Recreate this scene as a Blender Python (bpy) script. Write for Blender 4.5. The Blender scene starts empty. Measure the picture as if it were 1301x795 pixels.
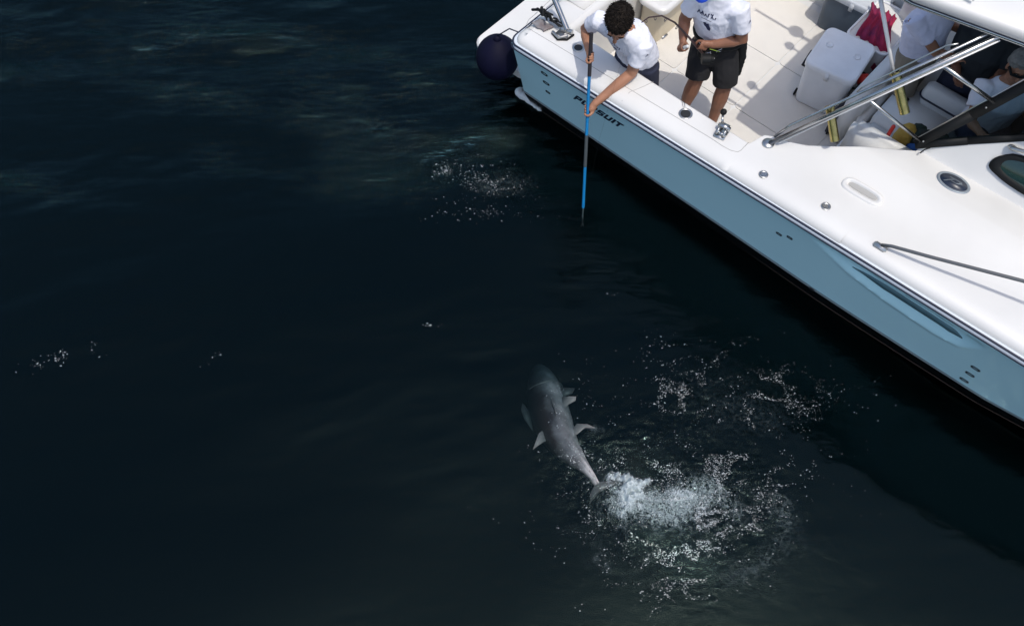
import bpy, bmesh, math, random
import numpy as np
from mathutils import Vector, Matrix, noise
from mathutils.bvhtree import BVHTree
random.seed(4); rng = np.random.default_rng(7)
R = math.radians
C = bpy.context.scene.collection
scn = bpy.context.scene

# ---------------------------------------------------------------- camera
cd = bpy.data.cameras.new('camera'); cam = bpy.data.objects.new('camera', cd); C.objects.link(cam)
cam.location = (0, 0, 6.5); cam.rotation_euler = (R(90 - 62), 0, 0)
cd.sensor_width = 36; cd.lens = 1100 / 1301 * 36; cd.clip_end = 3000; cd.clip_start = 0.05
scn.camera = cam
# ---------------------------------------------------------------- sky, sun, exposure
SUNV = Vector((.16, -.32, 1)).normalized()          # towards the sun
elev = math.asin(SUNV.z)
w = bpy.data.worlds.new('World'); scn.world = w; w.use_nodes = True
wn = w.node_tree; bg = wn.nodes['Background']
sky = wn.nodes.new('ShaderNodeTexSky'); sky.sky_type = 'NISHITA'; sky.sun_disc = False
sky.sun_elevation = elev; sky.sun_rotation = math.atan2(SUNV.x, SUNV.y)
sky.air_density = 1.0; sky.dust_density = 2.8
wn.links.new(sky.outputs[0], bg.inputs[0]); bg.inputs[1].default_value = 0.145
sl = bpy.data.lights.new('sun', 'SUN'); so = bpy.data.objects.new('sun', sl); C.objects.link(so)
sl.energy = 2.0; sl.angle = R(0.5); sl.color = (1, .95, .875)
so.rotation_euler = SUNV.to_track_quat('Z', 'Y').to_euler()
scn.view_settings.view_transform = 'Standard'; scn.view_settings.look = 'None'
scn.view_settings.exposure = 0.38; scn.view_settings.gamma = 1
scn.cycles.use_denoising = True
scn.cycles.max_bounces = 8; scn.cycles.transparent_max_bounces = 12
scn.cycles.caustics_reflective = False; scn.cycles.caustics_refractive = False

# ---------------------------------------------------------------- materials
def mat(name, col, rough=.5, metal=0., coat=0., bump=0., bscale=30., vary=0., vscale=4., spec=.5, alpha=None, col2=None, bdetail=3.):
    m = bpy.data.materials.new(name); m.use_nodes = True
    nt = m.node_tree; p = nt.nodes['Principled BSDF']
    p.inputs['Base Color'].default_value = (*col, 1); p.inputs['Roughness'].default_value = rough
    p.inputs['Metallic'].default_value = metal; p.inputs['Coat Weight'].default_value = coat
    p.inputs['Coat Roughness'].default_value = .08; p.inputs['Specular IOR Level'].default_value = spec
    if alpha is not None: p.inputs['Alpha'].default_value = alpha
    if bump or vary:
        tc = nt.nodes.new('ShaderNodeTexCoord')
    if bump:
        n = nt.nodes.new('ShaderNodeTexNoise'); n.inputs['Scale'].default_value = bscale; n.inputs['Detail'].default_value = bdetail
        b = nt.nodes.new('ShaderNodeBump'); b.inputs['Strength'].default_value = bump; b.inputs['Distance'].default_value = .01
        nt.links.new(tc.outputs['Object'], n.inputs[0]); nt.links.new(n.outputs[0], b.inputs['Height']); nt.links.new(b.outputs[0], p.inputs['Normal'])
    if vary:
        n = nt.nodes.new('ShaderNodeTexNoise'); n.inputs['Scale'].default_value = vscale; n.inputs['Detail'].default_value = 5
        mx = nt.nodes.new('ShaderNodeMix'); mx.data_type = 'RGBA'
        c2 = col2 if col2 else tuple(c * (1 - vary) for c in col)
        mx.inputs[6].default_value = (*col, 1); mx.inputs[7].default_value = (*c2, 1)
        rp = nt.nodes.new('ShaderNodeMapRange'); rp.inputs[1].default_value = .4; rp.inputs[2].default_value = .7
        nt.links.new(tc.outputs['Object'], n.inputs[0]); nt.links.new(n.outputs[0], rp.inputs[0])
        nt.links.new(rp.outputs[0], mx.inputs[0]); nt.links.new(mx.outputs[2], p.inputs['Base Color'])
    return m
M = dict(
    gel=mat('white_gelcoat', (.63, .63, .615), .32, coat=.3, vary=.07, vscale=1.7),
    nonskid=mat('nonskid_deck', (.645, .622, .575), .75, bump=.35, bscale=260, vary=.08, vscale=3),
    liner=mat('tan_shaded_fibreglass', (.62, .55, .42), .5, vary=.1),  # white fibreglass with its warm shade put into the colour
    seam=mat('grey_seam_line', (.33, .33, .32), .7),  # mid grey for deck seams and the handle recess
    black=mat('black_plastic', (.008, .009, .010), .6, vary=.3, spec=.2),
    rubber=mat('navy_rubber_strip', (.012, .016, .035), .45),
    railgrey=mat('pale_rub_rail', (.55, .60, .66), .4),
    chrome=mat('stainless_steel', (.46, .47, .48), .22, 1., vary=.25, vscale=14),
    steel=mat('brushed_steel', (.48, .48, .47), .3, 1.),
    dullsteel=mat('weathered_steel', (.16, .165, .17), .45, .7),
    goldchrome=mat('gold_reflecting_chrome', (.42, .34, .13), .25, 1., vary=.3, vscale=20),  # chrome tube, its golden reflection put into the metal colour
    dark=mat('dark_hole', (.01, .012, .014), .6),
    navy=mat('navy_vinyl', (.0028, .003, .016), .65, coat=.0, spec=.12, bump=.1, bscale=8, vary=.4),
    cooler=mat('white_cooler_plastic', (.72, .74, .76), .45, vary=.08, vscale=6, bump=.05, bscale=40),
    bcooler=mat('slate_cooler_plastic', (.06, .085, .115), .5, vary=.2, vscale=5),
    bcoollid=mat('pale_grey_lid_plastic', (.5, .53, .56), .4, vary=.1),
    magenta=mat('magenta_cloth', (.30, .012, .055), .9, bump=.6, bscale=30, vary=.5, vscale=9, col2=(.12, .01, .06)),
    red=mat('red_plastic', (.55, .03, .02), .4),
    yellow=mat('ochre_canvas', (.42, .28, .05), .8, bump=.4, bscale=40, vary=.3, vscale=9),
    green=mat('dark_green_cloth', (.01, .03, .02), .85, bump=.5, bscale=30, vary=.6, vscale=12, col2=(.015, .012, .012)),
    blue=mat('blue_cloth', (.01, .07, .25), .8),
    vinyl=mat('white_vinyl_upholstery', (.66, .66, .64), .5, bump=.08, bscale=15, vary=.06),
    canvas=mat('dark_canvas', (.02, .022, .03), .8),
    shirt=mat('white_shirt_cloth', (.70, .72, .80), .85, bump=.25, bscale=160, vary=.06, vscale=8),
    shirtlav=mat('pale_lavender_shirt_cloth', (.60, .62, .78), .85, bump=.25, bscale=160),
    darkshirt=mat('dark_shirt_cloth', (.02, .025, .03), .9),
    shorts=mat('black_shorts_cloth', (.010, .010, .012), .9, bump=.3, bscale=120, vary=.3),
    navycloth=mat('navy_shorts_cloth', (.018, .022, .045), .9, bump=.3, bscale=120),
    khaki=mat('khaki_cloth', (.22, .19, .15), .9, bump=.3, bscale=120, vary=.15),
    skin=mat('tanned_skin', (.36, .175, .105), .5, bump=.08, bscale=80, vary=.25, vscale=9, spec=.35),
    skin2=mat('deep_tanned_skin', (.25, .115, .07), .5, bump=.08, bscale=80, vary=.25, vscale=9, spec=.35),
    hair=mat('black_hair', (.006, .0045, .004), .8, spec=.15, bump=1., bscale=70, vary=.5, vscale=40, col2=(.016, .012, .009)),
    greyhair=mat('grey_hair', (.22, .22, .21), .7, bump=1., bscale=60, vary=.4, vscale=30),
    cap=mat('royal_blue_cap_cloth', (.01, .06, .50), .7),
    polegrip=mat('black_foam_grip', (.015, .013, .018), .85, bump=.4, bscale=120),
    poleblue=mat('bright_blue_pole_paint', (.005, .17, .42), .3, coat=.4, vary=.15, vscale=12),
    polegrey=mat('dark_grey_ferrule', (.05, .06, .065), .5),
    ink=mat('navy_print', (.012, .02, .07), .7),
    letter=mat('dark_navy_lettering', (.012, .02, .04), .35),
    silver=mat('silver_print', (.26, .30, .34), .45, .4),
    eye=mat('eye_white', (.7, .68, .65), .3),
    clear=mat('grey_pouch_cloth', (.20, .20, .21), .5, bump=.6, bscale=40, vary=.3, vscale=14, col2=(.13, .10, .10)),
    lime=mat('lime_cord', (.20, .30, .03), .6),
    whitepaint=mat('white_rod_blank', (.75, .75, .75), .4),
)
def glass_mat():
    m = bpy.data.materials.new('tinted_glass'); m.use_nodes = True; nt = m.node_tree
    nt.nodes.clear(); o = nt.nodes.new('ShaderNodeOutputMaterial')
    t = nt.nodes.new('ShaderNodeBsdfTransparent'); t.inputs[0].default_value = (.42, .54, .57, 1)
    g = nt.nodes.new('ShaderNodeBsdfGlossy'); g.inputs['Roughness'].default_value = .03
    f = nt.nodes.new('ShaderNodeLayerWeight'); f.inputs[0].default_value = .08
    mx = nt.nodes.new('ShaderNodeMixShader')
    nt.links.new(f.outputs[0], mx.inputs[0]); nt.links.new(t.outputs[0], mx.inputs[1]); nt.links.new(g.outputs[0], mx.inputs[2]); nt.links.new(mx.outputs[0], o.inputs[0])
    return m
M['glass'] = glass_mat()
def hull_mat():
    m = mat('pale_blue_hull_gelcoat', (.17, .385, .475), .22, coat=.5)
    nt = m.node_tree; p = nt.nodes['Principled BSDF']
    tc = nt.nodes.new('ShaderNodeTexCoord'); sp = nt.nodes.new('ShaderNodeSeparateXYZ'); nt.links.new(tc.outputs['Object'], sp.inputs[0])
    n = nt.nodes.new('ShaderNodeTexNoise'); n.inputs['Scale'].default_value = 3; n.inputs['Detail'].default_value = 6
    nt.links.new(tc.outputs['Object'], n.inputs[0])
    mv = nt.nodes.new('ShaderNodeMix'); mv.data_type = 'RGBA'; mv.inputs[6].default_value = (.585, .91, .97, 1); mv.inputs[7].default_value = (.555, .88, .94, 1)
    nt.links.new(n.outputs[0], mv.inputs[0])
    cr = nt.nodes.new('ShaderNodeValToRGB'); cr.color_ramp.interpolation = 'CONSTANT'
    mr = nt.nodes.new('ShaderNodeMapRange'); mr.inputs[1].default_value = 0; mr.inputs[2].default_value = .8
    nt.links.new(sp.outputs[2], mr.inputs[0]); nt.links.new(mr.outputs[0], cr.inputs[0])
    el = cr.color_ramp.elements
    el[0].position = 0; el[0].color = (.30, .22, .17, 1)                 # scum line just at the water
    el[1].position = .03; el[1].color = (.006, .007, .008, 1)          # black antifouling
    for pos, c in ((.336, (.50, .58, .62)), (.358, (.02, .03, .04)), (.39, (0, 0, 0))):
        e = el.new(pos); e.color = (*c, 1)
    gt = nt.nodes.new('ShaderNodeMath'); gt.operation = 'GREATER_THAN'; gt.inputs[1].default_value = .300
    nt.links.new(sp.outputs[2], gt.inputs[0])
    mx = nt.nodes.new('ShaderNodeMix'); mx.data_type = 'RGBA'
    nt.links.new(gt.outputs[0], mx.inputs[0]); nt.links.new(cr.outputs[0], mx.inputs[6]); nt.links.new(mv.outputs[2], mx.inputs[7])
    nt.links.new(mx.outputs[2], p.inputs['Base Color'])
    return m
M['hull'] = hull_mat()

# ---------------------------------------------------------------- frames and helpers
YAW = R(-42.2); ORG = Vector((-.0034, 5.5338, 0))
BM = Matrix.Translation(ORG) @ Matrix.Rotation(YAW, 4, 'Z')     # boat frame: u to the bow, v to port, z up
ID = Matrix.Identity(4)
def link(name, me, m=None, parent=None, smooth=True):
    o = bpy.data.objects.new(name, me); C.objects.link(o)
    if m is not None and not me.materials: me.materials.append(m)
    if parent is not None: o.parent = parent
    if smooth: me.shade_smooth() if hasattr(me, 'shade_smooth') else None
    return o
def tag(o, label=None, cat=None, group=None, kind=None):
    if label: o['label'] = label
    if cat: o['category'] = cat
    if group: o['group'] = group
    if kind: o['kind'] = kind
    return o
class T:
    """a thing: an Empty at its base; parts are given in the frame F (boat or world)"""
    def __init__(s, name, label, cat, base, F=BM, group=None):
        e = bpy.data.objects.new(name, None); C.objects.link(e); e.empty_display_size = .1
        e.matrix_world = F @ Matrix.Translation(Vector(base)); s.e = e; s.b = Vector(base)
        tag(e, label, cat, group)
    def part(s, name, bm, m, smooth=True, parent=None, bevel=0, auto=None):
        if isinstance(bm, bpy.types.Mesh): me = bm
        else:
            if bevel:
                bmesh.ops.bevel(bm, geom=[e for e in bm.edges if len(e.link_faces) == 2 and e.calc_face_angle(0) > .6], offset=bevel, segments=3, affect='EDGES', clamp_overlap=True)
            me = bpy.data.meshes.new(name); bm.to_mesh(me); bm.free()
        me.transform(Matrix.Translation(-s.b))
        o = link(name, me, m, s.e if parent is None else parent, smooth)
        if auto: me.set_sharp_from_angle(angle=R(auto))
        return o
def NB(): return bmesh.new()
def box(bm, lo, hi, mtx=None):
    r = bmesh.ops.create_cube(bm, size=1)['verts']
    lo = Vector(lo); hi = Vector(hi)
    for v in r:
        v.co = Vector([(lo[k] + hi[k]) / 2 + v.co[k] * (hi[k] - lo[k]) for k in range(3)])
        if mtx: v.co = mtx @ v.co
    return bm
def tube(bm, pts, rad, seg=10, cap=True, side=None, asp=1., round_ends=False):
    """tapered tube along a polyline; rad scalar or list; asp widens it along side"""
    pts = [Vector(p) for p in pts]
    rad = list(rad) if hasattr(rad, '__len__') else [rad] * len(pts)
    if round_ends:
        d0 = (pts[0] - pts[1]).normalized(); d1 = (pts[-1] - pts[-2]).normalized()
        r0, r1 = rad[0], rad[-1]
        pts = [pts[0] + d0 * r0 * .94, pts[0] + d0 * r0 * .6] + pts + [pts[-1] + d1 * r1 * .6, pts[-1] + d1 * r1 * .94]
        rad = [r0 * .34, r0 * .8] + rad + [r1 * .8, r1 * .34]
    rings = []; X = None
    asps = asp if hasattr(asp, '__len__') else [asp] * len(pts)
    if len(asps) != len(pts): asps = [asps[0]] * 2 + list(asps) + [asps[-1]] * 2
    for i, p in enumerate(pts):
        a = pts[max(i - 1, 0)]; b = pts[min(i + 1, len(pts) - 1)]
        t = (b - a).normalized()
        if side is not None: x = Vector(side)
        elif X is not None: x = X
        else: x = Vector((0, 0, 1)) if abs(t.z) < .9 else Vector((1, 0, 0))
        x = (x - t * x.dot(t)).normalized(); X = x; y = t.cross(x)
        rings.append([bm.verts.new(p + (x * math.cos(k * 2 * math.pi / seg) * asps[i] + y * math.sin(k * 2 * math.pi / seg)) * rad[i]) for k in range(seg)])
    for a, b in zip(rings, rings[1:]):
        for k in range(seg): bm.faces.new((a[k], a[(k + 1) % seg], b[(k + 1) % seg], b[k]))
    if cap: bm.faces.new(rings[0][::-1]); bm.faces.new(rings[-1])
    return bm
def ell(bm, c, r, rot=None, u=16, v=10):
    vs = bmesh.ops.create_uvsphere(bm, u_segments=u, v_segments=v, radius=1)['verts']
    m = Matrix.Translation(Vector(c)) @ (rot.to_matrix().to_4x4() if rot is not None else ID) @ Matrix.Diagonal((*r, 1)) if hasattr(r, '__len__') else Matrix.Translation(Vector(c)) @ Matrix.Scale(r, 4)
    for x in vs: x.co = m @ x.co
    return bm
def cyl(bm, c, axis, r, h, seg=20, r2=None):
    c = Vector(c); a = Vector(axis).normalized()
    return tube(bm, [c - a * h / 2, c + a * h / 2], [r, r if r2 is None else r2], seg)
def grid_mesh(name, P, closed=False):
    """P: rows of points -> quad mesh"""
    n, m = len(P), len(P[0]); me = bpy.data.meshes.new(name)
    V = [tuple(p) for r in P for p in r]
    F = [(i * m + j, i * m + j + 1, (i + 1) * m + j + 1, (i + 1) * m + j) for i in range(n - 1) for j in range(m - 1)]
    me.from_pydata(V, [], F); me.update(); return me
def flip(me): me.flip_normals(); return me

def remesh(bm, voxel, smooth=2, wrinkle=0, wscale=9):
    me = bpy.data.meshes.new('tmp'); bm.to_mesh(me); bm.free()
    ts = bpy.data.scenes.new('scratch'); o = bpy.data.objects.new('tmp', me); ts.collection.objects.link(o)
    md = o.modifiers.new('r', 'REMESH'); md.mode = 'VOXEL'; md.voxel_size = voxel; md.use_smooth_shade = True
    if smooth: s = o.modifiers.new('s', 'SMOOTH'); s.iterations = smooth; s.factor = .5
    with bpy.context.temp_override(scene=ts, view_layer=ts.view_layers[0]):
        dg = bpy.context.evaluated_depsgraph_get(); r = bpy.data.meshes.new_from_object(o.evaluated_get(dg))
    bpy.data.objects.remove(o); bpy.data.meshes.remove(me); bpy.data.scenes.remove(ts)
    if wrinkle:
        nv = len(r.vertices); co = np.empty(nv * 3); nr = np.empty(nv * 3); r.vertices.foreach_get('co', co); r.vertices.foreach_get('normal', nr)
        co = co.reshape(-1, 3); nr = nr.reshape(-1, 3); fs_ = np.empty(nv)
        for i in range(nv):
            q = Vector((co[i, 0] * wscale, co[i, 1] * wscale, co[i, 2] * wscale * .8))
            fs_[i] = noise.noise(q) * .6 + (.5 - abs(noise.noise(q * 1.7 + Vector((4, 2, 9))))) * .8 + noise.noise(q * 3.1) * .25
        co += nr * (wrinkle * fs_)[:, None]; r.vertices.foreach_set('co', co.ravel()); r.update()
    return r
def lerp(a, b, t): return a + (b - a) * t
def ip(x, xs, ys): return float(np.interp(x, xs, ys))

# ================================================================= WATER
TAB = {}
def vnoise(x, y, seed=0):
    tab = TAB.setdefault(seed, np.random.default_rng(seed).random((256, 256))) if seed not in TAB else TAB[seed]
    xi = np.floor(x).astype(int); yi = np.floor(y).astype(int); fx = x - xi; fy = y - yi
    fx = fx * fx * (3 - 2 * fx); fy = fy * fy * (3 - 2 * fy)
    g = lambda a, b: tab[a % 256, b % 256]
    return (g(xi, yi) * (1 - fx) + g(xi + 1, yi) * fx) * (1 - fy) + (g(xi, yi + 1) * (1 - fx) + g(xi + 1, yi + 1) * fx) * fy
def fbm(x, y, oc=4, seed=0):
    s = 0; a = .5
    for k in range(oc): s = s + a * vnoise(x * 2 ** k + 17.3 * k, y * 2 ** k + 5.1 * k, seed + k); a *= .5
    return s
def gau(x, y, cx, cy, sx, sy, rot=0):
    c, s = math.cos(rot), math.sin(rot); dx = x - cx; dy = y - cy
    a = (dx * c + dy * s) / sx; b = (-dx * s + dy * c) / sy
    return np.exp(-(a * a + b * b))
def turb_mask(x, y):
    n = fbm(x * 1.6, y * 1.6, 4, 11)
    m = 1.1 * gau(x, y, 1.25, 1.75, .85, .50, -.15) + .7 * gau(x, y, 1.75, 2.65, .60, .42, .2) + .55 * gau(x, y, .75, 2.1, .35, .3) \
        + .75 * gau(x, y, -.12, 4.75, .40, .22, -.3) + .3 * gau(x, y, .1, 4.45, .45, .2) + .3 * gau(x, y, -.62, 5.0, .16, .12)
    return np.clip(m * (0.25 + 1.9 * np.clip(n - .33, 0, 1) * 2), 0, 1.3)
def foam_mask(x, y):
    n = fbm(x * 4, y * 4, 4, 31)
    m = 1.25 * gau(x, y, .89, 1.88, .15, .13, .2) + .62 * gau(x, y, 1.22, 1.80, .30, .14, .1) + .5 * gau(x, y, 1.52, 1.84, .18, .12, -.5) + .16 * gau(x, y, 1.3, 1.6, .8, .42) \
        + .10 * gau(x, y, 1.8, 2.5, .5, .35) + .25 * gau(x, y, .72, 2.02, .16, .12) + .16 * gau(x, y, -.12, 4.78, .3, .15) + .22 * gau(x, y, .66, 2.40, .08, .04, -.3)
    # arc of foam at the lower right edge of the wake
    rr = np.hypot((x - 1.25) / 1.0, (y - 1.72) / .62); m = m + .14 * np.exp(-((rr - .82) / .09) ** 2) * (y < 1.9) * (x > .6)
    return np.clip(m * (.3 + 1.9 * np.clip(n - .3, 0, 1) * 1.6), 0, 1)
def axis(lo, hi, step, far, n=26):
    core = np.arange(lo, hi + step / 2, step)
    g = np.cumsum(np.geomspace(step * 1.3, far / 4.2, n)); g = g * (far / g[-1])
    return np.concatenate([lo - g[::-1], core, hi + g])
gx = axis(-4.8, 3.9, .0145, 600); gy = axis(.75, 8.2, .0145, 600)
X, Y = np.meshgrid(gx, gy)
def waves(X, Y):
    r = np.random.default_rng(21); Z = np.zeros_like(X)
    grp = .35 + 1.1 * np.clip(fbm(X * .45 + 3, Y * .7, 3, 71) - .25, 0, 1) * 1.5
    calm = .40 * np.clip((Y - .4) / 2.2, .35, 1) + .9 / (1 + np.exp(-np.clip(Y - 4.6, -20, 20) / .6))
    band = 1.0 * gau(X, Y, -4.75, 6.45, .8, .35, .2) + 1.1 * gau(X, Y, -3.5, 6.45, .8, .32, -.1) + 1.0 * gau(X, Y, -2.0, 6.35, .8, .35, -.1) + .7 * gau(X, Y, -1.0, 5.7, .9, .5, -.5) \
        + .9 * gau(X, Y, -1.5, 4.95, .8, .28, -.1) + .7 * gau(X, Y, -2.5, 5.1, .5, .15, -.3) + .5 * gau(X, Y, -4.6, 4.85, .5, .12, -.2) + .9 * gau(X, Y, -.5, 5.2, .5, .3) + .8 * gau(X, Y, -2.9, 5.9, .9, .22, -.15) + .6 * gau(X, Y, -1.4, 5.5, .7, .16, -.1) + .5 * gau(X, Y, -4.0, 7.2, 1.4, .2, .1)
    global RIP
    RIP = np.clip(band * (.15 + 1.7 * np.clip(fbm(X * 1.3 + 5, Y * 3.4, 4, 78) - .30, 0, 1) * 1.6), 0, 1.2) + .10 * np.clip((Y - 1.3) / 2.2, .12, 1) + .09 / (1 + np.exp(-np.clip(Y - 4.2, -20, 20) / .5))
    calm = calm + 1.6 * band * (.3 + 1.4 * np.clip(fbm(X * 1.1, Y * 2.2, 3, 77) - .25, 0, 1))
    for L, amp, n in ((7, .040, 5), (3.1, .022, 7), (1.5, .013, 9), (.75, .0075, 12), (.36, .0036, 14), (.2, .0018, 12), (.12, .0008, 12)):
        for k in range(n):
            th = R(99) + r.normal(0, .38); l = L * r.uniform(.75, 1.3); ph = r.uniform(0, 6.28)
            q = 2 * math.pi / l * (X * math.cos(th) + Y * math.sin(th)) + ph + 1.3 * np.sin(X * .6 / l ** .5 + Y * .31 / l ** .5 + ph * 2)
            a = amp / n ** .5 * (grp * calm if L < 2 else 1)
            Z += a * (np.sin(q) + .18 * np.cos(2 * q))
    fade = np.clip(40 / (np.hypot(X, Y) + 1), 0, 1)
    return Z * fade
Z = waves(X, Y)
tm = turb_mask(X, Y); fm = foam_mask(X, Y)
rid = lambda s, seed: 1 - np.abs(2 * fbm(X * s, Y * s * 1.25, 2, seed) / .75 - 1)
Z += tm * (.030 * (fbm(X * 5, Y * 6, 3, 41) - .44) + .015 * (rid(13, 51) - .5) + .007 * (rid(29, 61) - .5))
Z += .03 * gau(X, Y, .89, 1.88, .13, .11) * (fbm(X * 16, Y * 16, 3, 81))
RD = np.hypot(X - 1.15, (Y - 1.8) * 1.15) + .12 * fbm(X * 2, Y * 2, 3, 19)
Z += .0007 * np.clip((Y - 1.1) / .6, 0, 1) * np.sin(RD * 2 * math.pi / .17 + 3 * fbm(X * 2.5, Y * 2.5, 3, 29)) * np.exp(-((RD - .75) / .45) ** 2) * fbm(X * 2, Y * 2, 2, 37) * 2 + .0006 * np.clip((Y - 1.1) / .6, 0, 1) * np.sin(RD * 2 * math.pi / .09 + 2 * fbm(X * 3, Y * 3, 2, 23)) * np.exp(-((RD - .9) / .4) ** 2)
ny, nx = X.shape
V = np.stack([X, Y, Z], -1).reshape(-1, 3)
idx = np.arange(nx * ny).reshape(ny, nx)
Q = np.stack([idx[:-1, :-1], idx[:-1, 1:], idx[1:, 1:], idx[1:, :-1]], -1).reshape(-1, 4)
# the sides and the bottom of the body of water
bb = [(gx[0], gy[0], -40), (gx[-1], gy[0], -40), (gx[-1], gy[-1], -40), (gx[0], gy[-1], -40)]
nb = len(V); V = np.vstack([V, np.array(bb)])
me = bpy.data.meshes.new('water')
edge_b = list(idx[0, :]); edge_r = list(idx[:, -1]); edge_t = list(idx[-1, ::-1]); edge_l = list(idx[::-1, 0])
polys = [Q.ravel()]; sizes = [np.full(len(Q), 4)]
for edge, a, b in ((edge_b, nb, nb + 1), (edge_r, nb + 1, nb + 2), (edge_t, nb + 2, nb + 3), (edge_l, nb + 3, nb)):
    f = [a, b] + edge[::-1]; polys.append(np.array(f)); sizes.append(np.array([len(f)]))
polys.append(np.array([nb + 3, nb + 2, nb + 1, nb])); sizes.append(np.array([4]))
li = np.concatenate(polys); sz = np.concatenate(sizes)
me.vertices.add(len(V)); me.vertices.foreach_set('co', V.ravel())
me.loops.add(len(li)); me.loops.foreach_set('vertex_index', li.astype(np.int32))
me.polygons.add(len(sz)); me.polygons.foreach_set('loop_start', np.concatenate([[0], np.cumsum(sz)[:-1]]).astype(np.int32))
me.polygons.foreach_set('loop_total', sz.astype(np.int32)); me.update(calc_edges=True); me.validate()
for nm, arr in (('turb', tm), ('foam', fm), ('ripple', RIP)):
    at = me.attributes.new(nm, 'FLOAT', 'POINT'); at.data.foreach_set('value', np.concatenate([arr.ravel(), np.zeros(4)]).astype(np.float32))
me.shade_smooth()
def water_mat():
    m = bpy.data.materials.new('sea_water'); m.use_nodes = True; nt = m.node_tree; nt.nodes.clear(); N = nt.nodes.new; L = nt.links.new
    out = N('ShaderNodeOutputMaterial'); tc = N('ShaderNodeTexCoord')
    at = N('ShaderNodeAttribute'); at.attribute_name = 'turb'; af = N('ShaderNodeAttribute'); af.attribute_name = 'foam'
    mp = N('ShaderNodeMapping'); mp.inputs['Scale'].default_value = (1, 1.8, 1); L(tc.outputs['Object'], mp.inputs[0])
    n1 = N('ShaderNodeTexNoise'); n1.inputs['Scale'].default_value = 9; n1.inputs['Detail'].default_value = 4; L(mp.outputs[0], n1.inputs[0])
    n2 = N('ShaderNodeTexNoise'); n2.inputs['Scale'].default_value = 32; n2.inputs['Detail'].default_value = 3; L(tc.outputs['Object'], n2.inputs[0])
    b1 = N('ShaderNodeBump'); b1.inputs['Distance'].default_value = .010; b1.inputs['Strength'].default_value = .32; L(n1.outputs[0], b1.inputs['Height'])
    tp = N('ShaderNodeMath'); tp.operation = 'MULTIPLY'; tp.inputs[1].default_value = 1.0; L(at.outputs['Fac'], tp.inputs[0]); tp.use_clamp = True
    b2 = N('ShaderNodeBump'); b2.inputs['Distance'].default_value = .012; L(tp.outputs[0], b2.inputs['Strength']); L(n2.outputs[0], b2.inputs['Height']); L(b1.outputs[0], b2.inputs['Normal'])
    mp3 = N('ShaderNodeMapping'); mp3.inputs['Scale'].default_value = (1.0, 4.2, 1); mp3.inputs['Rotation'].default_value = (0, 0, R(-7)); L(tc.outputs['Object'], mp3.inputs[0])
    n3 = N('ShaderNodeTexNoise'); n3.inputs['Scale'].default_value = 3.4; n3.inputs['Detail'].default_value = 6; n3.inputs['Roughness'].default_value = .58; n3.inputs['Distortion'].default_value = .5; L(mp3.outputs[0], n3.inputs[0])
    ar = N('ShaderNodeAttribute'); ar.attribute_name = 'ripple'
    b3 = N('ShaderNodeBump'); b3.inputs['Distance'].default_value = .066; L(ar.outputs['Fac'], b3.inputs['Strength']); L(n3.outputs[0], b3.inputs['Height']); L(b2.outputs[0], b3.inputs['Normal']); b2 = b3
    tr = N('ShaderNodeBsdfTransparent'); gl = N('ShaderNodeBsdfGlossy'); gl.inputs['Roughness'].default_value = .035; gl.inputs[0].default_value = (.47, .72, .72, 1); L(b2.outputs[0], gl.inputs['Normal'])
    fr = N('ShaderNodeFresnel'); fr.inputs[0].default_value = 1.333; L(b2.outputs[0], fr.inputs['Normal'])
    mx = N('ShaderNodeMixShader'); L(fr.outputs[0], mx.inputs[0]); L(tr.outputs[0], mx.inputs[1]); L(gl.outputs[0], mx.inputs[2])
    # foam lace: filaments and bubbles, denser where the foam attribute is high
    w1 = N('ShaderNodeTexNoise'); w1.inputs['Scale'].default_value = 26; w1.inputs['Detail'].default_value = 6; w1.inputs['Roughness'].default_value = .7; w1.inputs['Distortion'].default_value = 1.2; L(tc.outputs['Object'], w1.inputs[0])
    ab = N('ShaderNodeMath'); ab.operation = 'SUBTRACT'; ab.inputs[1].default_value = .5; L(w1.outputs[0], ab.inputs[0])
    a2 = N('ShaderNodeMath'); a2.operation = 'ABSOLUTE'; L(ab.outputs[0], a2.inputs[0])
    iv0 = N('ShaderNodeMapRange'); iv0.inputs[1].default_value = 0; iv0.inputs[2].default_value = .09; iv0.inputs[3].default_value = 1; iv0.inputs[4].default_value = 0; L(a2.outputs[0], iv0.inputs[0])
    wv = N('ShaderNodeMix'); wv.data_type = 'VECTOR'; wv.inputs[0].default_value = .10; L(tc.outputs['Object'], wv.inputs[4]); L(w1.outputs['Color'], wv.inputs[5])
    vo = N('ShaderNodeTexVoronoi'); vo.feature = 'DISTANCE_TO_EDGE'; vo.inputs['Scale'].default_value = 19; L(wv.outputs[1], vo.inputs[0])
    vi = N('ShaderNodeMapRange'); vi.inputs[1].default_value = 0; vi.inputs[2].default_value = .14; vi.inputs[3].default_value = 1; vi.inputs[4].default_value = 0; L(vo.outputs[0], vi.inputs[0])
    iv = N('ShaderNodeMath'); iv.operation = 'MULTIPLY_ADD'; iv.inputs[1].default_value = .55; L(vi.outputs[0], iv.inputs[0]); L(iv0.outputs[0], iv.inputs[2])
    ad = N('ShaderNodeMath'); ad.operation = 'ADD'; L(iv.outputs[0], ad.inputs[0]); L(af.outputs['Fac'], ad.inputs[1])
    th = N('ShaderNodeMapRange'); th.inputs[1].default_value = .95; th.inputs[2].default_value = 1.9; L(ad.outputs[0], th.inputs[0])
    mu = N('ShaderNodeMath'); mu.operation = 'MULTIPLY'; L(th.outputs[0], mu.inputs[0]); 
    gt = N('ShaderNodeMapRange'); gt.inputs[1].default_value = .02; gt.inputs[2].default_value = .45; L(af.outputs['Fac'], gt.inputs[0]); L(gt.outputs[0], mu.inputs[1])
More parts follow.
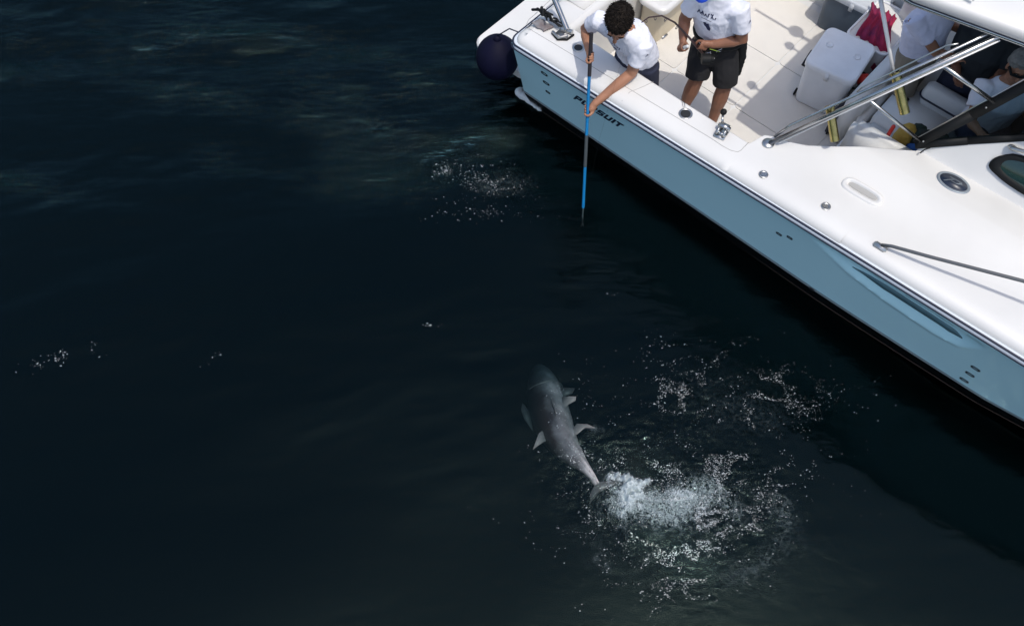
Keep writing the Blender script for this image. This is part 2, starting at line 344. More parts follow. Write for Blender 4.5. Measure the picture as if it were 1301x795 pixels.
    m3 = N('ShaderNodeMath'); m3.operation = 'MULTIPLY'; m3.inputs[1].default_value = .5; m3.use_clamp = True; L(mu.outputs[0], m3.inputs[0])
    df = N('ShaderNodeBsdfDiffuse'); df.inputs[0].default_value = (.36, .45, .47, 1); L(b2.outputs[0], df.inputs['Normal'])
    m2 = N('ShaderNodeMixShader'); L(m3.outputs[0], m2.inputs[0]); L(mx.outputs[0], m2.inputs[1]); L(df.outputs[0], m2.inputs[2])
    L(m2.outputs[0], out.inputs['Surface'])
    va = N('ShaderNodeVolumeAbsorption'); va.inputs[0].default_value = (.20, .38, .42, 1); va.inputs[1].default_value = 6.5
    vs = N('ShaderNodeVolumeScatter'); vs.inputs[0].default_value = (.03, .5, .62, 1); vs.inputs[1].default_value = .06
    sm = N('ShaderNodeAddShader'); L(va.outputs[0], sm.inputs[0]); L(vs.outputs[0], sm.inputs[1]); L(sm.outputs[0], out.inputs['Volume'])
    return m
wo = link('water', me, water_mat(), smooth=False); tag(wo, 'dark navy sea with small ripples and a churned patch', None, None, 'structure')
def wz(x, y):
    i = int(np.clip(np.searchsorted(gx, x), 1, nx - 1)); j = int(np.clip(np.searchsorted(gy, y), 1, ny - 1))
    return float(Z[j, i])

# loose white flecks on the water: foam, drops, and sun glints modelled as specks
def flecks(name, label, centers, total, rmin, rmax, up=.0, sharp=.020):
    base = np.array([(0, 0, .7), (1, 0, 0), (.3, .95, 0), (-.8, .6, 0), (-.8, -.6, 0), (.3, -.95, 0), (0, 0, -.3)])
    fc = np.array([(0, k, k % 5 + 1) for k in range(1, 6)] + [(6, k % 5 + 1, k) for k in range(1, 6)])
    N_ = total * 90; ws = np.array([c[4] for c in centers], float); ci = rng.choice(len(centers), N_, p=ws / ws.sum()); c = np.array(centers)[ci]
    a, b = rng.normal(0, 1, N_), rng.normal(0, 1, N_); cr, sr = np.cos(c[:, 5]), np.sin(c[:, 5])
    x = c[:, 0] + a * c[:, 2] * cr - b * c[:, 3] * sr; y = c[:, 1] + a * c[:, 2] * sr + b * c[:, 3] * cr
    n1 = fbm((x + .25 * y) * 4.6 + 50, (y * 1.5 - .2 * x) * 4.6 + 50, 5, 91); n2 = fbm(x * 2.3 + 31, y * 2.9 + 31, 3, 93)
    pr = (np.exp(-((n1 - .47) / sharp) ** 2) + .5 * np.exp(-((n1 - .56) / (sharp * .7)) ** 2)) * np.clip((n2 - .30) * 4, .05, 1)
    k = np.nonzero(rng.random(N_) < pr)[0][:total]; x, y = x[k], y[k]; n = len(k)
    r = rmin * (rmax / rmin) ** (rng.random(n) ** 3.0); st = rng.uniform(1, 3.2, n); an = rng.normal(.1, .55, n)
    j = np.clip(np.searchsorted(gy, y), 1, ny - 1); i = np.clip(np.searchsorted(gx, x), 1, nx - 1)
    z = Z[j, i] + r * .1 + up * rng.random(n) ** 3
    P = base[None] * rng.uniform(.6, 1.35, (n, 7, 1)); P[:, :, 0] *= st[:, None]
    ca, sa = np.cos(an)[:, None], np.sin(an)[:, None]
    V = np.stack([x[:, None] + r[:, None] * (P[:, :, 0] * ca - P[:, :, 1] * sa), y[:, None] + r[:, None] * (P[:, :, 0] * sa + P[:, :, 1] * ca), z[:, None] + r[:, None] * P[:, :, 2]], -1).reshape(-1, 3)
    F = (fc[None] + 7 * np.arange(n)[:, None, None]).reshape(-1, 3)
    m_ = bpy.data.meshes.new(name); m_.from_pydata(V.tolist(), [], F.tolist()); m_.update()
    return tag(link(name, m_, M['fleckwhite']), label, None, None, 'stuff')
M['fleckwhite'] = mat('white_foam_and_glint', (.54, .58, .60), .4, spec=.6)
def veil_mat():
    m = bpy.data.materials.new('splash_veil'); m.use_nodes = True; nt = m.node_tree; N = nt.nodes.new; L = nt.links.new
    nt.nodes.clear(); out = N('ShaderNodeOutputMaterial')
    tc = N('ShaderNodeTexCoord'); mpv = N('ShaderNodeMapping'); mpv.inputs['Scale'].default_value = (1.25, .55, 1); mpv.inputs['Rotation'].default_value = (0, 0, .25); L(tc.outputs['Object'], mpv.inputs[0])
    n = N('ShaderNodeTexNoise'); n.inputs['Scale'].default_value = 24; n.inputs['Detail'].default_value = 7; n.inputs['Distortion'].default_value = 2.0; n.inputs['Roughness'].default_value = .6
    L(mpv.outputs[0], n.inputs[0]); at = N('ShaderNodeAttribute'); at.attribute_name = 'cover'
    ad = N('ShaderNodeMath'); ad.operation = 'ADD'; L(n.outputs[0], ad.inputs[0]); L(at.outputs['Fac'], ad.inputs[1])
    mr = N('ShaderNodeMapRange'); mr.inputs[1].default_value = .98; mr.inputs[2].default_value = 1.28; mr.inputs[4].default_value = .72; L(ad.outputs[0], mr.inputs[0])
    tr = N('ShaderNodeBsdfTransparent'); df = N('ShaderNodeBsdfPrincipled'); df.inputs['Base Color'].default_value = (.52, .60, .64, 1); df.inputs['Roughness'].default_value = .3
    mx = N('ShaderNodeMixShader'); L(mr.outputs[0], mx.inputs[0]); L(tr.outputs[0], mx.inputs[1]); L(df.outputs[0], mx.inputs[2]); L(mx.outputs[0], out.inputs[0])
    return m
M['veil'] = veil_mat()
def veil(name, label, cx, cy, w, h, rise, seed, rot=0, dense=1.):
    n = 64; xs = np.linspace(-1, 1, n); A, B_ = np.meshgrid(xs, xs)
    co, si = math.cos(rot), math.sin(rot)
    PX = cx + (A * w * co - B_ * h * si); PY = cy + (A * w * si + B_ * h * co)
    rr = np.sqrt(A * A + B_ * B_); ragged = np.maximum(np.abs(A), np.abs(B_)) * .6 + rr * .4 + 1.5 * (fbm(A * 2.6 + 9, B_ * 2.6, 5, seed) - .47)
    cov = np.clip(1.15 - ragged, 0, 1) * .95 * dense
    zz = np.vectorize(wz)(PX, PY) + .008 + rise * cov * (.3 + 1.4 * (1 - np.abs(2 * fbm(A * 4, B_ * 4, 3, seed + 5) / .85 - 1)) ** 2)
    me = grid_mesh(name, [[(PX[i, j], PY[i, j], zz[i, j]) for j in range(n)] for i in range(n)])
    at = me.attributes.new('cover', 'FLOAT', 'POINT'); at.data.foreach_set('value', cov.ravel().astype(np.float32))
    return tag(link(name, me, M['veil']), label, None, None, 'stuff')

# ================================================================= BOAT
boat = T('motor_boat', 'white and pale blue sport fishing motor boat with open cockpit and hardtop', 'boat', (0, 0, 0))
def sheer(u): return 1.03 + .045 * u if u < 5 else 1.255 + .045 * (u - 5) + .012 * (u - 5) ** 2
HB = lambda u: ip(u, [0, 4.7, 5.5, 6.3, 7.1, 7.9, 8.6, 9.1, 9.5], [1.6, 1.585, 1.52, 1.38, 1.16, .86, .52, .26, .03])
def rail_v(u): return 1.6 - HB(u)
ZC = .255
def bot_v(u): return .18 + (rail_v(u) * 1.1 + .35 * max(0, (u - 3.2) / 6.3) ** 1.3)
def hull_pt(u, z, side=1):
    s = sheer(u); rv = rail_v(u); bv = min(bot_v(u), 1.6)
    if z >= ZC:
        t = (s - z) / (s - ZC); v = lerp(rv, bv, t ** .93)
        # styling groove: crisp upper edge, soft lower lip, shut off abruptly forward
        if side > 0 and 2.9 < u < 4.6:
            zu = 1.065; zl = ip(u, [3.0, 3.35, 3.7, 4.1, 4.28, 4.40], [1.01, .86, .80, .78, .82, 1.0])
            L = ip(u, [3.0, 3.45, 4.20, 4.32, 4.40], [0, 1, 1, .5, 0])
            q = (z - zl) / (zu - zl)
            if 0 < q < 1: v += .115 * L * ip(q, [0, .10, .50, .60, .88, .93, 1], [0, -.10, .30, .36, .42, .25, 0])
    elif z >= 0: v = bv + (ZC - z) * .45
    else: v = min(1.6, bv + ZC * .45 + (-z) * 2.6)
    v = min(v, 1.6)
    uu = u + max(0, (u - 6.5) / 3) * (-.9) * (1 - (z / s if z > 0 else 0)) if u > 6.5 else u
    return (uu, v if side > 0 else 3.2 - v, z)
us = sorted(set([round(x, 3) for x in list(np.arange(0, 2.9, .1)) + list(np.arange(2.9, 4.62, .02)) + list(np.arange(4.62, 9.5, .1)) + [9.5]]))
def zs_at(u):
    s = sheer(u); return [s - (s - ZC) * k / 44 for k in range(45)] + [.24, .18, .12, .06, 0, -.08, -.3, -.55]
bmh = NB()
for side in (1, -1):
    rows = [[bmh.verts.new(hull_pt(u, z, side)) for z in zs_at(u)] for u in us]
    for a, b in zip(rows, rows[1:]):
        for k in range(len(a) - 1):
            f = (a[k], b[k], b[k + 1], a[k + 1]); bmh.faces.new(f[::-1] if side > 0 else f)
    if side > 0: st = rows[0]
    else:
        for k in range(len(st) - 1): bmh.faces.new((st[k], rows[0][k], rows[0][k + 1], st[k + 1]))
bmesh.ops.remove_doubles(bmh, verts=bmh.verts, dist=.0005)
hull = boat.part('hull', bmh, M['hull'], auto=40)
# rub rail with two dark strips
def rail_path(side, off, dz, u0=0.0, u1=9.5, step=.15):
    L = []
    for u in np.arange(u0, u1 + .001, step):
        v = rail_v(u) - off; L.append((u, v if side > 0 else 3.2 - v, sheer(u) + dz))
    return L
def rail_loop(off, dz, corner=.10):
    S = rail_path(1, off, dz, corner, 9.45)[::-1]; a = []
    for k in range(1, 7):
        t = k / 6 * math.pi / 2; a.append((corner - off - (corner) * math.sin(t) , -off + corner * (1 - math.cos(t)), 1.03 + dz))
    Pp = [(u, 3.2 - v, z) for u, v, z in (S + a)][::-1]
    return S + a + Pp
b = NB(); tube(b, rail_loop(.004, -.005), .029, 14); boat.part('rub_rail', b, M['railgrey'])
for dz in (.018, -.018):
    b = NB(); tube(b, rail_loop(.021 if dz > 0 else .029, dz), .0085, 8); boat.part('rubber_strip', b, M['rubber'])

# deck moulding: profile across the side deck, swept along the boat
PV = [0, .004, .014, .032, .058, .09, .125, .16, .30, .45, .58, .72, .745, .88, 1.0]
PZ = [0, .030, .052, .070, .083, .092, .098, .10, .104, .108, .150, .188, .192, .186, .180]
def inner_v(u): return ip(u, [0, .46, 1.17, 2.2, 2.215, 2.24, 2.3, 2.41, 2.55, 2.72, 2.9, 3.2, 3.25], [.40, .38, .335, .305, .36, .45, .48, .50, .55, .65, .77, .98, 1.0])
def deck_z(u, v): return sheer(u) + ip(v, PV, PZ)
def trunk_v(u): return ip(u, [3.17, 3.74, 4.6, 6.0, 7.5, 8.2], [1.0, 1.18, 1.22, 1.25, 1.35, 1.45])
def trunk_z(u): return ip(u, [3.17, 3.74, 4.6, 6.0, 7.5, 8.2], [1.385, 1.75, 1.86, 1.80, 1.62, 1.56])
for side in (1, -1):
    # cockpit coaming and side deck (one moulding a side, aft of the trunk)
    rows = []
    for u in sorted(list(np.arange(.10, 3.19, .05)) + [2.2, 2.215, 2.24, 2.225, 3.2]):
        iv = inner_v(u); row = []
        for pv in PV[:-1]:
            v = min(pv, iv - .02) if pv > .16 else pv
            row.append((u, v, deck_z(u, v)))
        zt_ = row[-1][2]
        for dv, dz in ((iv - .008, -.004), (iv, -.016), (iv + .002, -.05), (iv + .002, -.36), (iv + .002, -.9)):
            row.append((u, dv, zt_ + dz))
        rows.append([(p[0], (p[1] if side > 0 else 3.2 - p[1]), p[2]) for p in row])
    me = grid_mesh('side_deck', rows)
    if side > 0: flip(me)
    o = boat.part('side_deck', me, M['gel']); me.set_sharp_from_angle(angle=R(50))
    # foredeck half with trunk side
    rows = []
    for u in sorted(list(np.arange(3.2, 4.6, .05)) + list(np.arange(4.6, 9.46, .15))):
        rv = rail_v(u); sc = max(.05, (HB(u) - .02) / 1.6); row = []
        for pv in PV:
            v = rv + pv * sc; row.append((u, v, sheer(u) + ip(pv, PV, PZ)))
        tv, tz = trunk_v(u), trunk_z(u); z1 = row[-1][2]
        if u < 8.2:
            tv = max(tv, row[-1][1] + .02); tv = min(tv, 1.55)
            row += [(u, lerp(row[-1][1], tv, .25) if False else row[-1][1] + .012, z1 + .012), (u, tv - .02, max(z1 + .013, tz - .035)), (u, tv, max(z1 + .014, tz))]
            hz = max(z1 + .015, tz)
            if u < 4.5: row += [(u, tv + .05, hz), (u, tv + .07, hz - .03), (u, tv + .075, hz - .6)]
            else: row += [(u, lerp(tv, 1.6, k / 3), hz + .05 * math.sin(k / 3 * math.pi / 2)) for k in (1, 2, 3)]
        else:
            row += [(u, lerp(row[-1][1], 1.6, k / 6), lerp(z1, z1 + .02, k / 6)) for k in range(1, 7)]
        rows.append([(p[0], (p[1] if side > 0 else 3.2 - p[1]), p[2]) for p in row])
    me = grid_mesh('foredeck', rows)
    if side > 0: flip(me)
    boat.part('foredeck', me, M['gel']); me.set_sharp_from_angle(angle=R(28))
# transom coaming joining both sides, corner rounded, and the aft cockpit bulkhead
rows = []
nA = 10
prof = list(zip(PV[:9], PZ[:9]))
path = []
for k in range(nA + 1):                                   # rounded starboard corner, then straight across to port
    t = k / nA * math.pi / 2; path.append(((.10, .0), t))
def corner_rows(side):
    out = []
    for k in range(nA + 1):
        t = k / nA * math.pi / 2; row = []
        for pv, pz in prof:
            if pv <= .10: r = .10 - pv; p = (.10 - r * math.sin(t), .10 - r * math.cos(t))
            else: d = pv - .10; p = (.10 + d * math.sin(t) if k > nA / 2 else .10, 0)
            if pv > .10:
                e = pv - .10; p = (.10 + e * min(1, math.tan(t) if t < .786 else 1), .10 + e * min(1, 1 / math.tan(t) if t > .786 else 1))
            row.append((p[0], p[1] if side > 0 else 3.2 - p[1], 1.03 + pz))
        out.append(row)
    return out
for side in (1, -1):
    me = grid_mesh('corner_cap', corner_rows(side))
    if side < 0: flip(me)
    me.flip_normals() if False else None
    boat.part('corner_cap', me, M['gel'])
    if side > 0: flip(me)
rows = []
for v in list(np.linspace(.10, 3.1, 31)):
    row = [(pv, v, 1.03 + pz) for pv, pz in prof]
    iu = .30
    row += [(iu + .0, v, 1.132), (iu + .04, v, 1.118), (iu + .055, v, 1.08), (iu + .06, v, .9), (iu + .06, v, .38)]
    row = [(a, (min(max(q, .30), 2.9) if z < 1.1 and a > .3 else q), z) for a, q, z in row]
    rows.append(row)
me = grid_mesh('transom_coaming', rows); flip(me); boat.part('transom_coaming', me, M['gel']); me.set_sharp_from_angle(angle=R(50)); flip(me)
# flush lid on the stern corner and its seams (real recessed-edge panels, slightly proud)
def panel(name, poly, zf, th, m, rnd=0, par=None):
    b = NB(); top = [b.verts.new((u, v, zf(u, v) + th)) for u, v in poly]; bot = [b.verts.new((u, v, zf(u, v) - .01)) for u, v in poly]
    b.faces.new(top); n = len(poly)
    for k in range(n): b.faces.new((top[k], bot[k], bot[(k + 1) % n], top[(k + 1) % n]))
    bmesh.ops.recalc_face_normals(b, faces=b.faces)
    return boat.part(name, b, m, parent=par, smooth=False)
def rline(pts, r=.0022, m=None, name='seam'):
    b = NB(); tube(b, pts, r, 6); return boat.part(name, b, m or M['seam'])
dz = lambda u, v: deck_z(u, v)
def on_deck(L, h=.0005): return [(u, v, dz(u, v) + h) for u, v in L]
rline(on_deck([(0.005, .55), (0, .30), (.0, .22), (.02, .17), (.06, .145), (.12, .14)] + [(u, .14 + .006 * u) for u in np.arange(.2, 1.95, .1)] + [(1.98, .15), (2.05, .145), (2.13, .15), (2.18, .17), (2.19, .20), (2.19, .30)]), .0024)
rline(on_deck([(1.17, .03), (1.17, .12), (1.22, .24), (1.25, .33)]), .0022)
rline([(0.005, .55 + k * .1, 1.139) for k in range(0, 26)], .002)
rline([(.20, .75 + k * .1, 1.141) for k in range(0, 20)], .002)
# raised rounded hatch lid on the transom corner (soft bulge beside the man)
b = NB(); box(b, (.03, .62, 1.13), (.28, 1.15, 1.146)); boat.part('transom_hatch', b, M['gel'], bevel=.006)

# cockpit sole in non-skid panels, with smooth margins between
b = NB(); box(b, (.30, .32, .36), (4.9, 2.9, .392)); boat.part('cockpit_sole', b, M['gel'], smooth=False)
def sole_panel(u0, u1, v0, v1, name='nonskid_panel', r=.03):
    b = NB(); P_ = []
    for cx, cy, a0 in ((u1 - r, v1 - r, 0), (u0 + r, v1 - r, 90), (u0 + r, v0 + r, 180), (u1 - r, v0 + r, 270)):
        for k in range(5): a = R(a0 + k * 22.5); P_.append((cx + r * math.cos(a), cy + r * math.sin(a)))
    t = [b.verts.new((x, y, .400)) for x, y in P_]; q = [b.verts.new((x, y, .388)) for x, y in P_]; b.faces.new(t)
    for k in range(len(P_)): b.faces.new((t[k], q[k], q[(k + 1) % len(P_)], t[(k + 1) % len(P_)]))
    bmesh.ops.recalc_face_normals(b, faces=b.faces)
    return boat.part(name, b, M['nonskid'], smooth=False)
for (u0, u1) in ((.38, .93), (.945, 1.60), (1.615, 2.42), (2.435, 3.2), (3.215, 4.2)):
    for (v0, v1) in ((.44, 1.238), (1.252, 1.955), (1.97, 2.78)):
        sole_panel(u0, u1, v0, v1)
b = NB(); box(b, (.55, 1.475, .396), (.62, 1.56, .406)); lt = boat.part('hatch_latch', b, M['steel'], bevel=.004); 
# liner wall on the port side and forward, white
# port transom door / bait station: moulded box with rounded rim and white sides coloured tan for their shade, at the aft bulkhead
st = T('bait_well', 'white moulded tub with raised rounded rim and sides coloured tan for shade in the aft cockpit corner', 'bait well', (.45, 1.55, .4))
def rbox_ring(u0, u1, v0, v1, r, z, n=5):
    out = []
    for cx, cy, a0 in ((u1 - r, v1 - r, 0), (u0 + r, v1 - r, 90), (u0 + r, v0 + r, 180), (u1 - r, v0 + r, 270)):
        for k in range(n): a = R(a0 + k * 90 / (n - 1)); out.append((cx + r * math.cos(a), cy + r * math.sin(a), z))
    return out
def loft(bm, rings, cap0=True, cap1=True):
    vr = [[bm.verts.new(p) for p in r] for r in rings]; n = len(vr[0])
    for a, b_ in zip(vr, vr[1:]):
        for k in range(n): bm.faces.new((a[k], a[(k + 1) % n], b_[(k + 1) % n], b_[k]))
    if cap0: bm.faces.new(vr[0][::-1])
    if cap1: bm.faces.new(vr[-1])
    bmesh.ops.recalc_face_normals(bm, faces=bm.faces)
    return bm
A = (.0, .70, 1.24, 2.3)
b = NB(); loft(b, [rbox_ring(.37, .60, 1.38, 2.2, .05, .40), rbox_ring(.37, .60, 1.38, 2.2, .05, .84)]); st.part('cabinet', b, M['liner'], auto=40)
b = NB(); loft(b, [rbox_ring(.365, .66, 1.31, 2.3, .07, .83), rbox_ring(.365, .69, 1.28, 2.32, .08, .85), rbox_ring(.365, .69, 1.28, 2.32, .08, .885), rbox_ring(.365, .675, 1.295, 2.31, .07, .90), rbox_ring(.38, .645, 1.33, 2.28, .06, .90), rbox_ring(.39, .63, 1.345, 2.27, .055, .87), rbox_ring(.40, .61, 1.37, 2.25, .05, .85)]); st.part('tray_lid', b, M['gel'], auto=50)

# swim platform
b = NB(); loft(b, [rbox_ring(-.66, .02, .22, 2.98, .10, .36), rbox_ring(-.69, .02, .19, 3.01, .12, .39), rbox_ring(-.69, .02, .19, 3.01, .12, .43), rbox_ring(-.675, .02, .205, 2.995, .11, .45)]); pf = boat.part('swim_platform', b, M['gel'], auto=35)
b = NB(); box(b, (-.32, .33, .447), (-.292, .78, .4525)); boat.part('drain_slot', b, M['dark'], smooth=False)
b = NB(); box(b, (-.16, .62, .40), (.0, 2.6, .9)); boat.part('transom_step', b, M['gel'], bevel=.02)

# hull fittings
def hull_fit(u, z, ru, rz, m=M['dark'], name='hull_vent', sq=1):
    p = Vector(hull_pt(u, z)); du = Vector(hull_pt(u + .02, z)) - p; dzv = Vector(hull_pt(u, z + .02)) - p
    du.normalize(); dzv.normalize(); n = du.cross(dzv).normalized()
    if n.y > 0: n = -n
    b = NB(); N_ = 14
    for off, sc in ((.0, 1.0),):
        r0 = [b.verts.new(p + du * ru * math.copysign(abs(math.cos(t)) ** .6, math.cos(t)) + dzv * rz * math.copysign(abs(math.sin(t)) ** .6, math.sin(t)) - n * .004) for t in [k * 2 * math.pi / N_ for k in range(N_)]]
        r1 = [b.verts.new(v.co + n * .010) for v in r0]; r2 = [b.verts.new(p + (v.co - p) * .72 + n * .0015) for v in r1]; r3 = [b.verts.new(v.co - n * .008) for v in r2]
        for A_, B_ in ((r0, r1), (r1, r2), (r2, r3)):
            for k in range(N_): b.faces.new((A_[k], A_[(k + 1) % N_], B_[(k + 1) % N_], B_[k]))
        b.faces.new(r3)
    bmesh.ops.recalc_face_normals(b, faces=b.faces)
    return boat.part(name, b, m)
for (u, z) in ((.34, .86), (.34, .72), (.34, .58), (2.76, .78), (2.85, .83), (3.18, .27), (4.48, .68), (4.49, .54), (4.50, .39)):
    big = u > 4 or (u < 1 and z > .6)
    hull_fit(u, z, .036 if big else .026, .017 if big else .013, M['black'])

b = NB(); up_, lo_ = [], []  # dark strip in the groove, painting the shade under its upper edge
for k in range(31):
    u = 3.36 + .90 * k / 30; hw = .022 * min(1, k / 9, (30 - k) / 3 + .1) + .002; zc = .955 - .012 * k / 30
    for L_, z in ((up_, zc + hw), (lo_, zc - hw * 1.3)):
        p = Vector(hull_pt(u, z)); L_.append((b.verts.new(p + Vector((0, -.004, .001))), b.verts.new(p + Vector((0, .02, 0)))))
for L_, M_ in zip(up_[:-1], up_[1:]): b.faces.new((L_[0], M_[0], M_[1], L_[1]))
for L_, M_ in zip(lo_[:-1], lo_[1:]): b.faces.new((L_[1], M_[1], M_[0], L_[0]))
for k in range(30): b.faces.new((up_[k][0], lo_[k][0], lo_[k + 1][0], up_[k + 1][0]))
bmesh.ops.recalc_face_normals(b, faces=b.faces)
boat.part('groove_shade_strip', b, mat('groove_shade_teal', (.09, .18, .205), .5, vary=.3, vscale=5))
# PURSUIT lettering: italic slanted block letters laid on the hull side
def letter_polys(ch):
    t = .30
    if ch == 'P': return [[(0, 0), (.34, 0), (.34, 1), (0, 1)], [(.34, 1), (.34, .76), (.80, .76), (.72, 1)], [(.72, 1), (1.05, 1), (1.12, .88), (1.12, .46), (1.0, .34), (.78, .34), (.78, .76)], [(.34, .34), (.34, .56), (.78, .56), (.78, .34)]]
    if ch == 'U': return [[(0, 1), (0, .14), (.12, 0), (.34, 0), (.34, 1)], [(.34, 0), (.34, .24), (.78, .24), (.78, 0)], [(.78, 0), (1.0, 0), (1.12, .14), (1.12, 1), (.78, 1)]]
    if ch == 'R': return [[(0, 0), (.34, 0), (.34, 1), (0, 1)], [(.34, 1), (.34, .76), (.80, .76), (.78, 1)], [(.78, 1), (1.02, 1), (1.12, .88), (1.12, .54), (1.02, .44), (.78, .44), (.78, .76)], [(.34, .38), (.34, .58), (.78, .58), (.78, .38)], [(.62, .38), (.98, .44), (1.16, 0), (.80, 0)]]
    if ch == 'S': return [[(.0, .0), (1.0, 0), (1.12, .14), (1.12, .22), (.0, .22)], [(.78, .22), (1.12, .22), (1.12, .50), (1.02, .61), (.78, .61)], [(.78, .61), (.10, .61), (.0, .5), (.0, .40), (.78, .40)][::-1], [(0, .5), (.34, .5), (.34, .78), (0, .78)], [(0, .78), (1.12, .78), (1.12, 1), (.1, 1), (0, .88)]]
    if ch == 'I': return [[(0, 0), (.36, 0), (.36, 1), (0, 1)]]
    if ch == 'T': return [[(.30, 0), (.66, 0), (.66, .76), (.30, .76)], [(-.06, .76), (1.04, .76), (1.10, 1), (-.02, 1)]]
def hull_word(word, u0, zb, h, w, gap, slant):
    x = 0
    for ch in word:
        b = NB(); 
        for poly in letter_polys(ch):
            r0, r1 = [], []
            for a, c in poly:
                uu = u0 + x + a * w + slant * c * h; zz = zb + c * h + .045 * (uu - u0)
                p = Vector(hull_pt(uu, zz)); r0.append(b.verts.new(p + Vector((0, -.0035, -.0005)))); r1.append(b.verts.new(p + Vector((0, .003, 0))))
            b.faces.new(r0); n = len(r0)
            for k in range(n): b.faces.new((r0[k], r1[k], r1[(k + 1) % n], r0[(k + 1) % n]))
        bmesh.ops.recalc_face_normals(b, faces=b.faces)
        boat.part('letter', b, M['letter'], smooth=False)
        x += (.36 if ch == 'I' else 1.12) * w + gap
hull_word('PURSUIT', .655, .765, .085, .062, .013, .55)

# deck fittings: drink holders, caps, recessed handle
def ring(u, v, r, r_in, name, m_out, m_in, h=.006):
    z = dz(u, v); b = NB()
    N_ = 24; cs = [(math.cos(k * 2 * math.pi / N_), math.sin(k * 2 * math.pi / N_)) for k in range(N_)]
    prof_ = [(r, -.004), (r, h * .5), (r * .93, h), (r_in * 1.05, h), (r_in, h * .3), (r_in * .97, -.0)]
    loft(b, [[(u + c * q, v + s * q, z + hh) for c, s in cs] for q, hh in prof_], True, False)
    o = boat.part(name, b, m_out)
    b = NB(); loft(b, [[(u + c * r_in * .99, v + s * r_in * .99, z + hh) for c, s in cs] for hh in (-.01, h * .45)]); boat.part('cup', b, m_in, parent=o, smooth=False)
    o.children[0].matrix_parent_inverse = Matrix.Identity(4)
    return o
ring(.54, .235, .052, .036, 'rod_holder_socket', M['steel'], M['dark'])
ring(1.65, .225, .056, .040, 'rod_holder_socket', M['steel'], M['dark'])
ring(2.45, .12, .036, .020, 'deck_fill_cap', M['steel'], M['steel'])
ring(2.96, .165, .036, .020, 'deck_fill_cap', M['steel'], M['steel'])
b = NB()
def oval(cu, cv, a, bb_, h, n=24):
    out = []
    for k in range(n):
        t = k * 2 * math.pi / n; x = math.copysign(abs(math.cos(t)) ** .45, math.cos(t)) * a; y = math.sin(t) * bb_ if abs(math.cos(t)) < .2 else math.copysign(abs(math.sin(t)) ** .8, math.sin(t)) * bb_
        out.append((cu + x, cv + y, dz(cu + x, cv + y) + h))
    return out
loft(b, [oval(3.09, .44, .165, .062, -.004), oval(3.09, .44, .160, .058, .012), oval(3.09, .44, .150, .050, .016), oval(3.09, .445, .125, .030, .014), oval(3.09, .45, .118, .024, -.02), oval(3.09, .45, .112, .018, -.03)], False, True)
boat.part('recessed_handle', b, M['gel'])
b = NB(); loft(b, [oval(3.09, .45, .116, .022, .0035), oval(3.09, .45, .112, .018, .0045)], False, True); boat.part('handle_recess', b, M['seam'])
# emblem: navy oval with silver ring and a letter
eu, ev = 3.55, .875
def disc_ring(r, h, th=.4): return [(eu + r[0] * math.cos(t) , ev + r[1] * math.sin(t), dz(eu + r[0] * math.cos(t), ev + r[1] * math.sin(t)) + h) for t in [k * 2 * math.pi / 36 for k in range(36)]]
b = NB(); loft(b, [disc_ring((.125, .082), -.01), disc_ring((.125, .082), .008), disc_ring((.117, .075), .010), disc_ring((.108, .067), .008)], False, True); em = boat.part('emblem', b, M['silver'])
b = NB(); loft(b, [disc_ring((.104, .064), .004), disc_ring((.104, .064), .0095)], False, True); boat.part('emblem_field', b, M['letter'], parent=em)
b = NB()
def eb(poly):
    t = [b.verts.new((eu + x, ev + y, dz(eu + x, ev + y) + .0125)) for x, y in poly]; b.faces.new(t)
def P_(x, y): return (x * .055 + y * .02 - .012, y * .036 + 0)
for poly in ([(-.7, -1), (-.42, -1), (-.05, .62), (-.33, .62)], [(-.9, .62), (.75, .62), (.9, .86), (-.8, .86)], [(.62, .62), (1.0, .62), (1.1, .3), (.95, -.05), (.62, -.22), (.55, -.02), (.76, .2)], [(-.1, -.22), (.62, -.22), (.62, 0), (-.05, 0)]): eb([P_(*q) for q in poly])
bmesh.ops.solidify(b, geom=b.faces[:], thickness=.001); boat.part('emblem_letter', b, M['silver'], parent=em, smooth=False)
# fold-down cleat with black knob near the cockpit corner, small wire hook
def clamp_fitting(name, u, v, rot, knob=True, label=None):
    z = dz(u, v); t = T(name, label, 'fitting', (u, v, z)) if label else None
    mt = Matrix.Translation((u, v, z)) @ Matrix.Rotation(rot, 4, 'Z'); 
    def tf(bm):
        bm.transform(mt); return bm
    P2 = t.part if t else boat.part
    b = NB(); box(b, (-.045, -.06, .0), (.045, .06, .012)); box(b, (-.035, -.05, .01), (-.02, .05, .06)); box(b, (.02, -.05, .01), (.035, .05, .06)); box(b, (-.038, .01, .055), (.038, .055, .067)); base = P2('clamp_base', tf(b), M['steel'], bevel=.003)
    b = NB(); tube(b, [(-.05, .03, .045), (.05, .03, .045)], .018, 14); tube(b, [(-.03, -.03, .03), (.045, -.03, .03)], .014, 14); P2('roller', tf(b), M['chrome'])
    if knob:
        b = NB(); tube(b, [(-.03, .055, .05), (-.055, .10, .085)], .010, 8); P2('knob_arm', tf(b), M['steel'])
        b = NB(); ell(b, (-.06, .115, .10), .026); P2('knob', tf(b), M['black'])
    return t
clamp_fitting('deck_clamp', 1.98, .24, R(10), True, 'stainless clamp with round black knob on the gunwale below the standing man')
hk = T('fishing_hook', 'tiny wire hook lying on the white gunwale beside the black-rimmed hole', 'hook', (1.58, .30, dz(1.58, .30)))
b = NB(); zz = dz(1.58, .30) + .002
tube(b, [(1.50, .36, zz), (1.55, .31, zz), (1.585, .275, zz), (1.60, .262, zz), (1.605, .275, zz + .002), (1.585, .30, zz + .004), (1.56, .315, zz)], .0022, 6); hk.part('wire', b, M['steel'])

